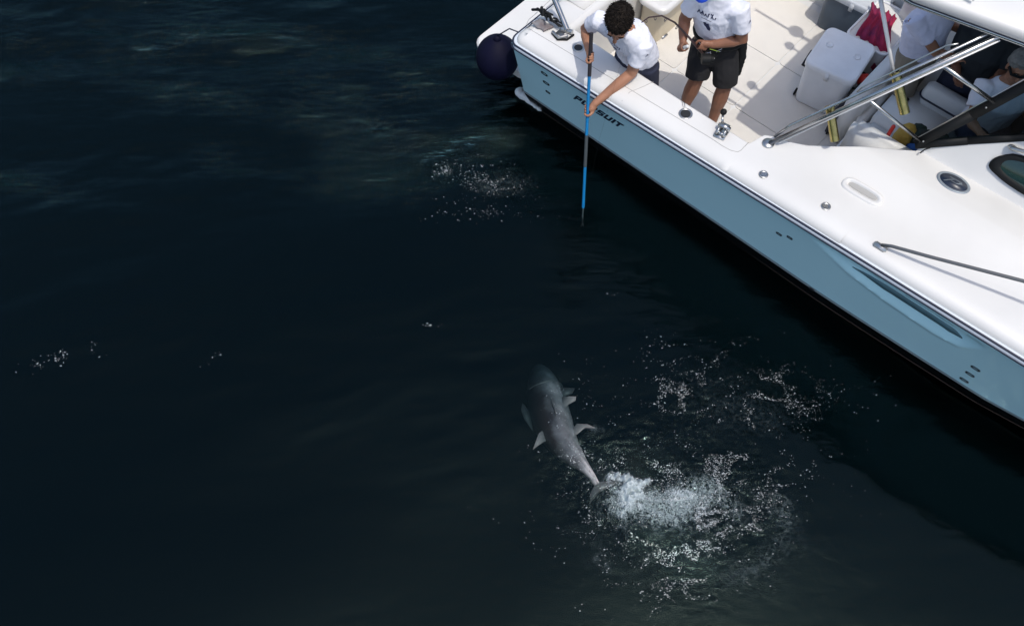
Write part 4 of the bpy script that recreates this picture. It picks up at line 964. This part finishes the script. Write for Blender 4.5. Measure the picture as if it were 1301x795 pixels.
decal(t, shirt, shL.lerp(elL, .35) + V3(.3, -.2, .3), V3(-.6, .35, -.6), V3(.5, .6, 0).normalized(), V3(0, 0, 1), strokes([((-.01, -.01), (0, .012)), ((0, .012), (.008, -.008))], .005), M['ink'], 'sleeve_print')
b = NB(); torso_tube(b, [hips + V3(.0, .0, -.12), hips + V3(0, 0, .03)], [.135, .128], sd, [1.3, 1.34])
for s in (-1, 1):
    hp_ = hips + sd * .09 * s - V3(0, 0, .08); kn = hips + sd * .125 * s + V3(.02, .04, -.46)
    tube(b, [hp_, hp_.lerp(kn, .5), kn], [.105, .105, .10], 14)
t.part('shorts', remesh(b, .009, 3, .006, 10), M['navycloth'])
for s in (-1, 1):
    kn = hips + sd * .12 * s + V3(.05, .10, 0); b = NB(); ell(b, (kn.x - .02, kn.y - .04, .445), (.05, .12, .045), None); t.part('shoe', b, M['whitepaint'])
# the pole
pt = T('tagging_pole', 'long bright blue pole with black grip reaching down to the water', 'pole', tuple(POLE1), ID)
def pseg(name, a, c, r, m, seg=14):
    b = NB(); tube(b, [POLE0 + pdir * a, POLE0 + pdir * c], r, seg); return pt.part(name, b, m, auto=40)
pseg('grip', -.02, .33, .0155, M['polegrip']); pseg('upper_shaft', .325, .86, .0135, M['poleblue']); pseg('ferrule', .85, 1.15, .0145, M['polegrey']); pseg('lower_shaft', 1.14, PL - .17, .0130, M['poleblue']); 
pseg('tip_rod', PL - .18, PL + .02, .0042, M['steel'], 8)
b = NB(); e_ = POLE0 + pdir * PL; tube(b, [e_, e_ + V3(.014, -.01, -.03)], .004, 6); tube(b, [e_, e_ + V3(-.012, -.01, -.03)], .004, 6); pt.part('dart', b, M['steel'])

# ---- man standing with fighting belt and rod
t = T('person', 'man in blue cap, white printed shirt and black shorts standing at the rod', 'person', (1.66, 5.05, .4), ID)
hips = V3(1.675, 5.29, 1.33); chest = V3(1.60, 5.25, 1.66); neckb = V3(1.54, 5.24, 1.85); hd = V3(1.46, 5.14, 2.01)
shR, shL = V3(1.425, 5.27, 1.78), V3(1.735, 5.12, 1.77)
elR, haR = V3(1.375, 5.30, 1.51), V3(1.365, 5.13, 1.37)
elL, haL = V3(1.81, 5.10, 1.49), V3(1.515, 5.12, 1.40)
sd = (shL - shR).normalized()
wR = haR + (elR - haR).normalized() * .07; wL = haL + (elL - haL).normalized() * .08
b = NB(); hb = NB()
tube(b, [neckb - V3(0, 0, .03), hd - V3(0, -.02, .06)], [.058, .052], 12, round_ends=True)
torso_tube(b, [hips, (hips + chest) / 2, chest, neckb], [.11, .115, .12, .07], sd, [1.35, 1.35, 1.45, 1.6])
for sh, el, w_, ha in ((shR, elR, wR, haR), (shL, elL, wL, haL)):
    tube(b, [chest.lerp(sh, .6), sh, sh.lerp(el, .45), el, el.lerp(w_, .3), w_], [.052, .060, .056, .050, .049, .034], 12, round_ends=True)
rodax = V3(-.2, -.45, .6).normalized()
grip(b, haR, V3(.3, -.55, .75), wR, .016, 1); grip(b, haL, V3(-.75, -.1, .35), wL, .018, -1)
legs = []
for s in (-1, 1):
    hp_ = hips + sd * .095 * s - V3(0, 0, .06); kn = V3(1.57, 5.22, .92) if s < 0 else V3(1.80, 5.14, .92); an = V3(1.51, 5.22, .49) if s < 0 else V3(1.775, 5.11, .49)
    legs.append((hp_, kn, an))
    tube(b, [hp_, hp_.lerp(kn, .5), kn, kn.lerp(an, .32), kn.lerp(an, .6), an, an - V3(0, 0, .05)], [.095, .085, .062, .066, .052, .040, .042], 12, round_ends=True)
P, q = head(b, hb, hd, V3(-.45, -.75, -.48), V3(-.2, -.3, 1))
t.part('body', remesh(b, .0055, 2), M['skin2']); face_bits(t, P); hb.free()
b = NB(); ell(b, P(0, -.012, .045), (.087, .102, .080), q, 24, 14); cp = t.part('cap', b, M['cap'])
b = NB()
rows_ = []
for k in range(9):
    a = R(-70 + 140 * k / 8); rows_.append([P(.075 * math.sin(a), .068 * math.cos(a) + .012, .052), P(.078 * math.sin(a), .068 * math.cos(a) + .10 * math.cos(a) ** .6 + .01, .038)])
me = grid_mesh('brim', rows_); b.from_mesh(me); bmesh.ops.solidify(b, geom=b.faces[:], thickness=.004); t.part('brim', b, M['cap'], parent=cp)
b = NB()
torso_tube(b, [hips + V3(0, 0, .0), hips.lerp(chest, .4), chest, neckb - V3(0, 0, .035)], [.140, .142, .145, .088], sd, [1.28, 1.32, 1.40, 1.7])
for sh, el in ((shR, elR), (shL, elL)): tube(b, [chest.lerp(sh, .5), sh, sh.lerp(el, .62)], [.09, .084, .078], 14)
shirt = remesh(b, .008, 3, .009, 11); t.part('shirt', shirt, M['shirt'])
fwd = V3(-.45, -.80, .30).normalized(); xa = sd; ya = V3(-.1, .25, 1).normalized(); oc = chest + V3(-.05, 0, -.02) + fwd * .5
S1 = [((-.075, .0), (-.06, .03)), ((-.06, .03), (-.05, .0)), ((-.05, 0), (-.035, .02)), ((-.035, -.005), (-.03, .035)), ((-.03, .035), (-.015, .0)), ((-.01, .0), (0, .022)), ((0, .022), (.01, .0)), ((.018, -.002), (.024, .03)), ((.024, .03), (.035, .032)), ((.045, .0), (.062, .04)), ((.045, .04), (.065, -.002)), ((.075, .0), (.085, .02))]
decal(t, shirt, oc, -fwd, xa, ya, strokes(S1, .008) + strokes([((-.04, -.025), (.05, -.025))], .004) + [[(-.02, -.06), (.0, -.05), (.01, -.062), (.028, -.05), (.03, -.075), (.04, -.1), (.03, -.125), (.012, -.12), (.0, -.10), (-.015, -.09)]], M['ink'], 'shirt_print')
decal(t, shirt, shL.lerp(elL, .4) + V3(.35, -.35, .3), V3(-.6, .6, -.5), V3(.6, .6, 0).normalized(), V3(0, 0, 1), strokes([((-.012, -.012), (0, .014)), ((0, .014), (.010, -.008)), ((.01, -.01), (.02, .008))], .006), M['ink'], 'sleeve_print')
b = NB(); torso_tube(b, [hips + V3(0, 0, -.13), hips + V3(0, 0, .03)], [.145, .137], sd, [1.28, 1.3])
for hp_, kn, an in legs: tube(b, [hp_ - V3(0, 0, .02), hp_.lerp(kn, .5), kn + V3(0, 0, .03)], [.108, .108, .100], 16)
t.part('shorts', remesh(b, .009, 3, .008, 9), M['shorts'])
b = NB(); pr = []
for k in range(25):
    a = k / 24 * 2 * math.pi; f2 = V3(sd.y, -sd.x, 0).normalized(); pr.append(hips + V3(0, 0, .045) + sd * math.cos(a) * .197 + f2 * math.sin(a) * .155)
tube(b, pr, .021, 8, side=(0, 0, 1), asp=1.6); belt = t.part('fighting_belt', b, M['black'])
b = NB(); bc = hips + V3(-.09, -.15, -.02); ell(b, bc, (.085, .05, .075), None); t.part('belt_pad', remesh(b, .008, 1, .01, 20), M['black'], parent=belt)
b = NB(); tube(b, [hips + sd * .21 + V3(0, .02, .04), hips + sd * .235 + V3(0, .02, -.12), hips + sd * .24 + V3(.0, .01, -.30)], [.035, .04, .03], 10, round_ends=True); t.part('hip_pouch', remesh(b, .008, 1, .008, 20), M['black'], parent=belt)
b = NB()
for k in range(7):
    a = bc + V3(random.uniform(-.09, .07), -.045 + random.uniform(-.02, .02), random.uniform(-.08, .07)); tube(b, [a, a + V3(random.uniform(-.05, .05), random.uniform(-.02, .0), random.uniform(-.04, .04))], .004, 6, round_ends=True)
t.part('buckles', b, M['chrome'], parent=belt)
b = NB(); tube(b, [bc + V3(-.01, -.05, .088), bc + V3(.04, -.06, .08), bc + V3(.07, -.05, .06)], .003, 8, round_ends=True); t.part('cord', b, M['lime'], parent=belt)
for hp_, kn, an in legs:
    b = NB(); ell(b, (an.x - .02, an.y - .06, .44), (.05, .135, .042), None); t.part('shoe', b, M['black'])

sk = T('leader_stick', 'short pale stick in the fist of the man in the blue cap', 'stick', tuple(haR), ID)
sa_ = V3(.3, -.55, .75).normalized(); b = NB(); tube(b, [haR - sa_ * .05, haR + sa_ * .085], .0135, 10, round_ends=True); sk.part('stick', b, M['vinyl'])
# fishing rod: butt at his belt, tip bending down to the left
rd = T('fishing_rod', 'dark bent fishing rod with ring guides held by the man in the blue cap', 'fishing rod', tuple(bc), ID)
RP = [bc + V3(.02, -.03, -.04), V3(1.53, 5.07, 1.36), V3(1.40, 5.16, 1.46), V3(1.28, 5.21, 1.56), V3(1.17, 5.22, 1.62), V3(1.06, 5.18, 1.64), V3(.96, 5.08, 1.645), V3(.89, 4.98, 1.63)]
b = NB(); tube(b, RP[1:], [.011, .009, .0075, .0065, .0055, .0045, .003], 10); rd.part('blank', b, mat('maroon_black_blank', (.03, .012, .012), .35, coat=.4))
b = NB(); tube(b, RP[:2], .016, 10, round_ends=True); rd.part('butt', b, M['black'])
b = NB(); tube(b, [RP[1] + V3(-.02, -.05, .0), RP[1] + V3(.05, -.05, -.0)], .042, 20); tube(b, [RP[1] + V3(.055, -.05, 0), RP[1] + V3(.075, -.05, 0)], .03, 16); rd.part('reel', b, M['black'], auto=40)
for k, s_ in enumerate((.30, .45, .58, .70, .80, .90, .99)):
    x = s_ * (len(RP) - 2) + 1; i = min(int(x), len(RP) - 2); p = RP[i].lerp(RP[i + 1], x - i); d_ = (RP[i + 1] - RP[i]).normalized()
    b = NB(); rr = .016 - .001 * k; c_ = p - V3(0, 0, rr + .004); s1 = d_.cross(V3(0, 0, 1)).normalized(); s2 = s1.cross(d_)
    tube(b, [c_ + (s1 * math.cos(a) + s2 * math.sin(a)) * rr for a in [j * math.pi / 6 for j in range(13)]], .0028, 6); rd.part('guide_ring', b, M['rubber'])
ln = T('fishing_line', 'hair thin line running from the rod tip down towards the water', 'line', (.89, 4.98, 1.63), ID)
b = NB(); tube(b, [RP[-1], V3(.72, 4.6, .9), V3(.55, 4.0, .2), V3(.45, 3.6, 0.0), V3(.36, 3.2, -.25)], (.0004), 4); ln.part('line', b, M['black'])

# ---- people under the hardtop (mostly hidden; simple but whole)
def person(label, feet, hips, chest, neckb, hd, face, arms, knees, shirt_m, pants_m, skin_m, hair_m, long_pants=True, sc=1.):
    t = T('person', label, 'person', feet, BM)
    hips, chest, neckb, hd = V3(*hips), V3(*chest), V3(*neckb), V3(*hd)
    f = V3(*face).normalized(); sd = f.cross(V3(0, 0, 1)).normalized()
    b = NB(); hb = NB()
    tube(b, [neckb - V3(0, 0, .03), hd - V3(0, 0, .06)], [.056, .05], 12, round_ends=True)
    torso_tube(b, [hips, (hips + chest) / 2, chest, neckb], [.11, .115, .12, .07], sd, [1.35, 1.35, 1.45, 1.6])
    A_ = []
    for s, (el, ha) in zip((-1, 1), arms):
        sh = chest + sd * .185 * s + V3(0, 0, .10); el, ha = V3(*el), V3(*ha); w_ = ha + (el - ha).normalized() * .08; A_.append((sh, el))
        tube(b, [chest.lerp(sh, .6), sh, sh.lerp(el, .45), el, el.lerp(w_, .3), w_], [.05, .055, .048, .04, .04, .027], 12, round_ends=True)
        grip(b, ha, (w_ - ha).cross(V3(.2, .1, 1)), w_, .012, s)
    Lg = []
    for s, (kn, an) in zip((-1, 1), knees):
        hp_ = hips + sd * .095 * s; kn, an = V3(*kn), V3(*an); Lg.append((hp_, kn, an)); tube(b, [hp_, hp_.lerp(kn, .5), kn, kn.lerp(an, .35), an], [.09, .082, .06, .058, .04], 12, round_ends=True)
    P, q = head(b, hb, hd, f, V3(0, 0, 1)); t.part('body', remesh(b, .007, 2), skin_m); t.part('hair', remesh(hb, .008, 1, .005, 50), hair_m); face_bits(t, P)
    b = NB(); torso_tube(b, [hips, hips.lerp(chest, .4), chest, neckb - V3(0, 0, .035)], [.142, .140, .145, .088], sd, [1.3, 1.33, 1.42, 1.7])
    for sh, el in A_: tube(b, [chest.lerp(sh, .5), sh, sh.lerp(el, .6)], [.09, .082, .075], 14)
    t.part('shirt', remesh(b, .010, 3, .009, 10), shirt_m)
    b = NB(); torso_tube(b, [hips + V3(0, 0, -.10), hips + V3(0, 0, .02)], [.14, .135], sd, [1.3, 1.3])
    for hp_, kn, an in Lg: tube(b, [hp_, hp_.lerp(kn, .5), kn] + ([kn.lerp(an, .5), an] if long_pants else []), [.11, .105, .09] + ([.085, .075] if long_pants else []), 14)
    t.part('trousers', remesh(b, .010, 3, .008, 10), pants_m)
    for hp_, kn, an in Lg:
        b = NB(); ell(b, an + f * .06 - V3(0, 0, an.z - .445), (.07, .07, .045)); t.part('shoe', b, M['black'])
    return t, P
person('man in pale lavender shirt and khaki trousers standing under the hardtop edge', (2.72, 2.0, .4), (2.69, 1.97, 1.33), (2.66, 1.88, 1.64), (2.68, 1.86, 1.82), (2.72, 1.86, 2.0), (.85, -.4, -.1),
       [((2.70, 2.2, 1.45), (2.95, 2.25, 1.40)), ((2.83, 1.85, 1.45), (3.02, 1.95, 1.42))], [((2.72, 2.08, .88), (2.70, 2.08, .48)), ((2.76, 1.90, .88), (2.74, 1.90, .48))], M['shirtlav'], M['khaki'], M['skin'], M['hair'])
tt, P = person('grey haired person in a pale shirt seated at the helm behind the windscreen', (3.5, 1.75, .98), (3.42, 1.84, 1.12), (3.44, 1.80, 1.42), (3.42, 1.80, 1.58), (3.40, 1.80, 1.73), (.5, -.8, -.1),
       [((3.55, 1.98, 1.32), (3.70, 1.85, 1.32)), ((3.36, 1.52, 1.34), (3.52, 1.38, 1.40))], [((3.62, 1.74, 1.06), (3.62, 1.7, .6)), ((3.52, 1.56, 1.06), (3.56, 1.50, .6))], M['shirt'], M['navycloth'], M['skin'], M['greyhair'])
b = NB(); tube(b, [P(-.075, .02, .01), P(-.06, .085, .008), P(0, .10, .006), P(.06, .085, .008), P(.075, .02, .01)], .008, 8, side=(0, 0, 1), asp=1.6); tt.part('sunglasses', b, M['black'])
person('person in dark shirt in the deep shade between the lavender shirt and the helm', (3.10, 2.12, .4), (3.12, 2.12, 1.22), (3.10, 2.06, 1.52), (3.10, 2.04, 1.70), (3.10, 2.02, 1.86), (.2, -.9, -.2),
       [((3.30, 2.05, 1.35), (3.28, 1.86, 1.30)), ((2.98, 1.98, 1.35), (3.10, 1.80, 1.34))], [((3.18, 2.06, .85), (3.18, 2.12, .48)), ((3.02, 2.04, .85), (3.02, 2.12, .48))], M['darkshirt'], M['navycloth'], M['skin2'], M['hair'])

# ================================================================= FISH
SP = [V3(.222, 3.13, -.42), V3(.240, 3.05, -.37), V3(.262, 2.93, -.31), V3(.285, 2.77, -.25), V3(.318, 2.60, -.20), V3(.372, 2.43, -.14), V3(.452, 2.27, -.095), V3(.545, 2.14, -.04), V3(.610, 2.05, -.018), V3(.655, 1.97, -.015)]
SR = [.040, .092, .132, .160, .165, .142, .098, .053, .030, .022]
fs = T('large_fish', 'large grey fish swimming at the surface with its tail churning white water', 'fish', tuple(SP[4]), ID)
def cat(P4, t):
    a, b_, c, d = P4; return .5 * ((2 * b_) + (c - a) * t + (2 * a - 5 * b_ + 4 * c - d) * t * t + (3 * b_ - a - 3 * c + d) * t ** 3)
pts, rr = [], []
for i in range(len(SP) - 1):
    g = lambda L, k: L[min(max(k, 0), len(L) - 1)]
    for j in range(6):
        pts.append(cat([g(SP, i - 1), g(SP, i), g(SP, i + 1), g(SP, i + 2)], j / 6)); rr.append(cat([g(SR, i - 1), g(SR, i), g(SR, i + 1), g(SR, i + 2)], j / 6))
pts.append(SP[-1]); rr.append(SR[-1])
upF = V3(.30, -.0, .95).normalized()          # rolled a little so the pale flank shows
b = NB(); seg = 32; rings = []
for i, p in enumerate(pts):
    tg = (pts[min(i + 1, len(pts) - 1)] - pts[max(i - 1, 0)]).normalized(); s = tg.cross(upF).normalized(); u_ = s.cross(tg).normalized(); ring_ = []
    for k in range(seg):
        a = k * 2 * math.pi / seg; r_ = rr[i]
        cx = math.cos(a) * r_; cz = math.sin(a) * r_ * (1.02 if math.sin(a) > 0 else 1.1)
        # low ridge along the back
        if math.sin(a) > .93: cz += .014 * (1 if i > 24 else .3)
        # gill cover edge, slightly proud
        g_ = .013 * math.exp(-((i - 15.5 - 1.8 * math.sin(a * 1)) / .7) ** 2)
        ring_.append(b.verts.new(p + s * cx * (1 + g_ / r_) + u_ * (cz + g_ * .5)))
    rings.append(ring_)
for a_, c_ in zip(rings, rings[1:]):
    for k in range(seg): b.faces.new((a_[k], a_[(k + 1) % seg], c_[(k + 1) % seg], c_[k]))
b.faces.new(rings[0][::-1]); b.faces.new(rings[-1]); bmesh.ops.recalc_face_normals(b, faces=b.faces)
def fish_mat():  # grey skin and pale flank, with side light and caustics painted in
    m = mat('side_lit_grey_fish_skin', (.2, .2, .22), .28, coat=.4); nt = m.node_tree; p = nt.nodes['Principled BSDF']; N = nt.nodes.new; L = nt.links.new
    tc = N('ShaderNodeTexCoord'); sp = N('ShaderNodeSeparateXYZ'); L(tc.outputs['Object'], sp.inputs[0])
    mu = N('ShaderNodeMath'); mu.operation = 'MULTIPLY_ADD'; mu.inputs[1].default_value = .30; L(sp.outputs[1], mu.inputs[0]); L(sp.outputs[0], mu.inputs[2])
    n = N('ShaderNodeTexNoise'); n.inputs['Scale'].default_value = 7; n.inputs['Detail'].default_value = 8; n.inputs['Roughness'].default_value = .65; L(tc.outputs['Object'], n.inputs[0])
    ad = N('ShaderNodeMath'); ad.operation = 'MULTIPLY_ADD'; ad.inputs[1].default_value = .30; L(n.outputs[0], ad.inputs[0]); L(mu.outputs[0], ad.inputs[2])
    cr = N('ShaderNodeValToRGB'); mr = N('ShaderNodeMapRange'); mr.inputs[1].default_value = .08; mr.inputs[2].default_value = .32; L(ad.outputs[0], mr.inputs[0]); L(mr.outputs[0], cr.inputs[0])
    e = cr.color_ramp.elements; e[0].color = (.025, .02, .022, 1); e[1].color = (.58, .54, .57, 1); x = e.new(.45); x.color = (.13, .135, .15, 1); x = e.new(.7); x.color = (.28, .285, .31, 1)
    L(cr.outputs[0], p.inputs['Base Color']); return m
M['fish'] = fish_mat(); fs.part('body', b, M['fish'])
M['fin'] = mat('pale_fin_skin', (.30, .285, .29), .4, vary=.3, vscale=12); M['findark'] = mat('grey_fin_skin', (.12, .12, .125), .4, vary=.3, vscale=12)
def fin(name, poly, m, th=.010):
    b = NB(); c_ = sum((V3(*p) for p in poly), V3(0, 0, 0)) / len(poly)
    top = [b.verts.new(V3(*p) + V3(0, 0, .002)) for p in poly]; bot = [b.verts.new(V3(*p) - V3(0, 0, .002)) for p in poly]; ct = b.verts.new(c_ + V3(0, 0, th)); cb = b.verts.new(c_ - V3(0, 0, th)); n = len(poly)
    for k in range(n):
        b.faces.new((ct, top[k], top[(k + 1) % n])); b.faces.new((cb, bot[(k + 1) % n], bot[k])); b.faces.new((top[k], bot[k], bot[(k + 1) % n], top[(k + 1) % n]))
    bmesh.ops.recalc_face_normals(b, faces=b.faces); return fs.part(name, b, m)
fin('pectoral_fin', [(.36, 2.86, -.17), (.44, 2.83, -.14), (.52, 2.815, -.12), (.50, 2.77, -.12), (.42, 2.74, -.13), (.38, 2.75, -.15)], M['findark'])
fin('pectoral_fin', [(.15, 2.62, -.19), (.11, 2.68, -.17), (.085, 2.70, -.16), (.075, 2.64, -.15), (.10, 2.56, -.16), (.17, 2.46, -.17)], M['findark'])
fin('side_fin', [(.41, 2.72, -.08), (.46, 2.71, -.04), (.52, 2.70, -.02), (.515, 2.665, -.02), (.46, 2.64, -.04), (.42, 2.62, -.08)], M['fin'])
fin('pelvic_fin', [(.30, 2.37, -.11), (.24, 2.42, -.06), (.215, 2.40, -.05), (.19, 2.33, -.045), (.165, 2.26, -.05), (.20, 2.29, -.05), (.25, 2.33, -.07)], M['fin'])
fin('pelvic_fin', [(.46, 2.42, -.08), (.52, 2.47, -.03), (.60, 2.455, .0), (.66, 2.42, .01), (.58, 2.425, .0), (.50, 2.37, -.04)], M['fin'])
fin('dorsal_fin', [(.315, 2.70, -.02), (.33, 2.60, .02), (.35, 2.55, .035), (.345, 2.52, .01), (.355, 2.50, -.02), (.34, 2.56, -.03)], M['findark'], .006)
fin('tail_fin', [(.65, 1.985, -.02), (.61, 1.92, -.05), (.600, 1.84, -.10), (.64, 1.89, -.06), (.69, 1.925, -.04), (.75, 1.95, -.02), (.81, 1.985, -.01), (.75, 1.995, -.01)], M['findark'])
for k in (46, 49, 52):
    p = pts[k]; fin('finlet', [p + V3(0, 0, rr[k] + .0), p + V3(.012, -.012, rr[k] + .018), p + V3(.016, -.028, rr[k])], M['fin'], .003)
gi = 16; tg = (pts[gi + 1] - pts[gi - 1]).normalized(); sv = tg.cross(upF).normalized(); uv_ = sv.cross(tg).normalized(); b = NB()
tube(b, [pts[gi] + tg * (.020 * math.sin(a * 2)) + (sv * math.cos(a) + uv_ * math.sin(a)) * (rr[gi] + .009) for a in [R(168 - 9 * k) for k in range(11)]], [.002] + [.0045] * 9 + [.002], 8); fs.part('gill_cover', b, M['fin'])
gi = 16; b = NB(); tube(b, [pts[gi] + tg * (.020 * math.sin(a * 2)) + (sv * math.cos(a) + uv_ * math.sin(a)) * (rr[gi] + .009) for a in [R(12 + 9 * k) for k in range(11)]], [.002] + [.0045] * 9 + [.002], 8); fs.part('gill_cover', b, M['fin'])
ed = pts[8]; 
for s in (-1, 1):
    tg = (pts[9] - pts[7]).normalized(); sv = tg.cross(upF).normalized(); b = NB(); ell(b, ed + sv * s * rr[8] * .93 + V3(0, 0, .01), .012, u=12, v=8); fs.part('eye', b, M['black'])

# ================================================================= FOAM, GLINT FLECKS AND SPLASH
veil('tail_splash', 'bright burst of aerated white water at the tail', .89, 1.875, .20, .19, .09, 5, .1)
veil('foam_veil', 'thin lacy veil of foam spreading behind the tail splash', 1.27, 1.81, .46, .21, .015, 9, .05, .60)
flecks('foam_glint_flecks', 'lacy strings of white foam and modelled sun glint flecks around the churned water behind the fish',
       [(1.25, 1.75, .42, .20, 1.0, -.1), (1.65, 2.45, .45, .30, .75, .15), (.80, 2.02, .13, .12, .35, .0), (1.45, 2.1, .42, .2, .5, .1), (1.45, 1.35, .42, .12, .35, .3), (.9, 2.5, .14, .05, .10, .1), (1.9, 2.9, .3, .12, .14, -.6), (.56, 2.10, .09, .10, .22, -.6), (.42, 2.62, .05, .10, .03, 0), (1.55, 2.7, .3, .06, .2, .2)], 8000, .0009, .0034, 0, .036)
flecks('foam_glint_flecks', 'lacy strings of white foam and modelled sun glint flecks between the pole and the stern', [(-.12, 4.76, .25, .13, 1, -.4), (.12, 4.42, .22, .05, .35, -.1), (-.62, 5.0, .06, .05, .16, .5), (-.6, 4.42, .12, .03, .06, .0)], 700, .0009, .0036, 0, .06)
flecks('foam_glint_flecks', 'few bright flecks on the calm water at the left', [(-3.70, 3.05, .17, .03, 1, .35), (-3.45, 3.10, .07, .05, .6, .3), (-2.50, 2.97, .09, .02, .35, .75), (-.68, 3.30, .04, .015, .2, 0), (.62, 4.2, .03, .05, .12, 0), (.82, 3.62, .2, .010, .2, 0.1), (-2.6, 1.05, .05, .01, .1, 0)], 110, .0011, .0050, 0, .08)
flecks('spray_drops', 'fine spray drops thrown up above the tail splash', [(.95, 1.92, .14, .10, 1, 0), (1.25, 1.85, .25, .1, .6, 0)], 500, .0010, .0042, .10, .2)
def wash():
    b = NB()
    for k in range(16):
        s_ = k / 15; p = V3(.075 + .20 * s_, 5.885 - .175 * s_ + random.gauss(0, .008), .03 + random.gauss(0, .008)); ell(b, p, (.045, .045, .03 * (1.2 - .5 * s_)))
    me = remesh(b, .008, 2, .014, 22); return tag(link('hull_wash', me, mat('milky_wash', (.62, .66, .66), .4)), 'soft white wash under the stern corner', None, None, 'stuff')
wash()
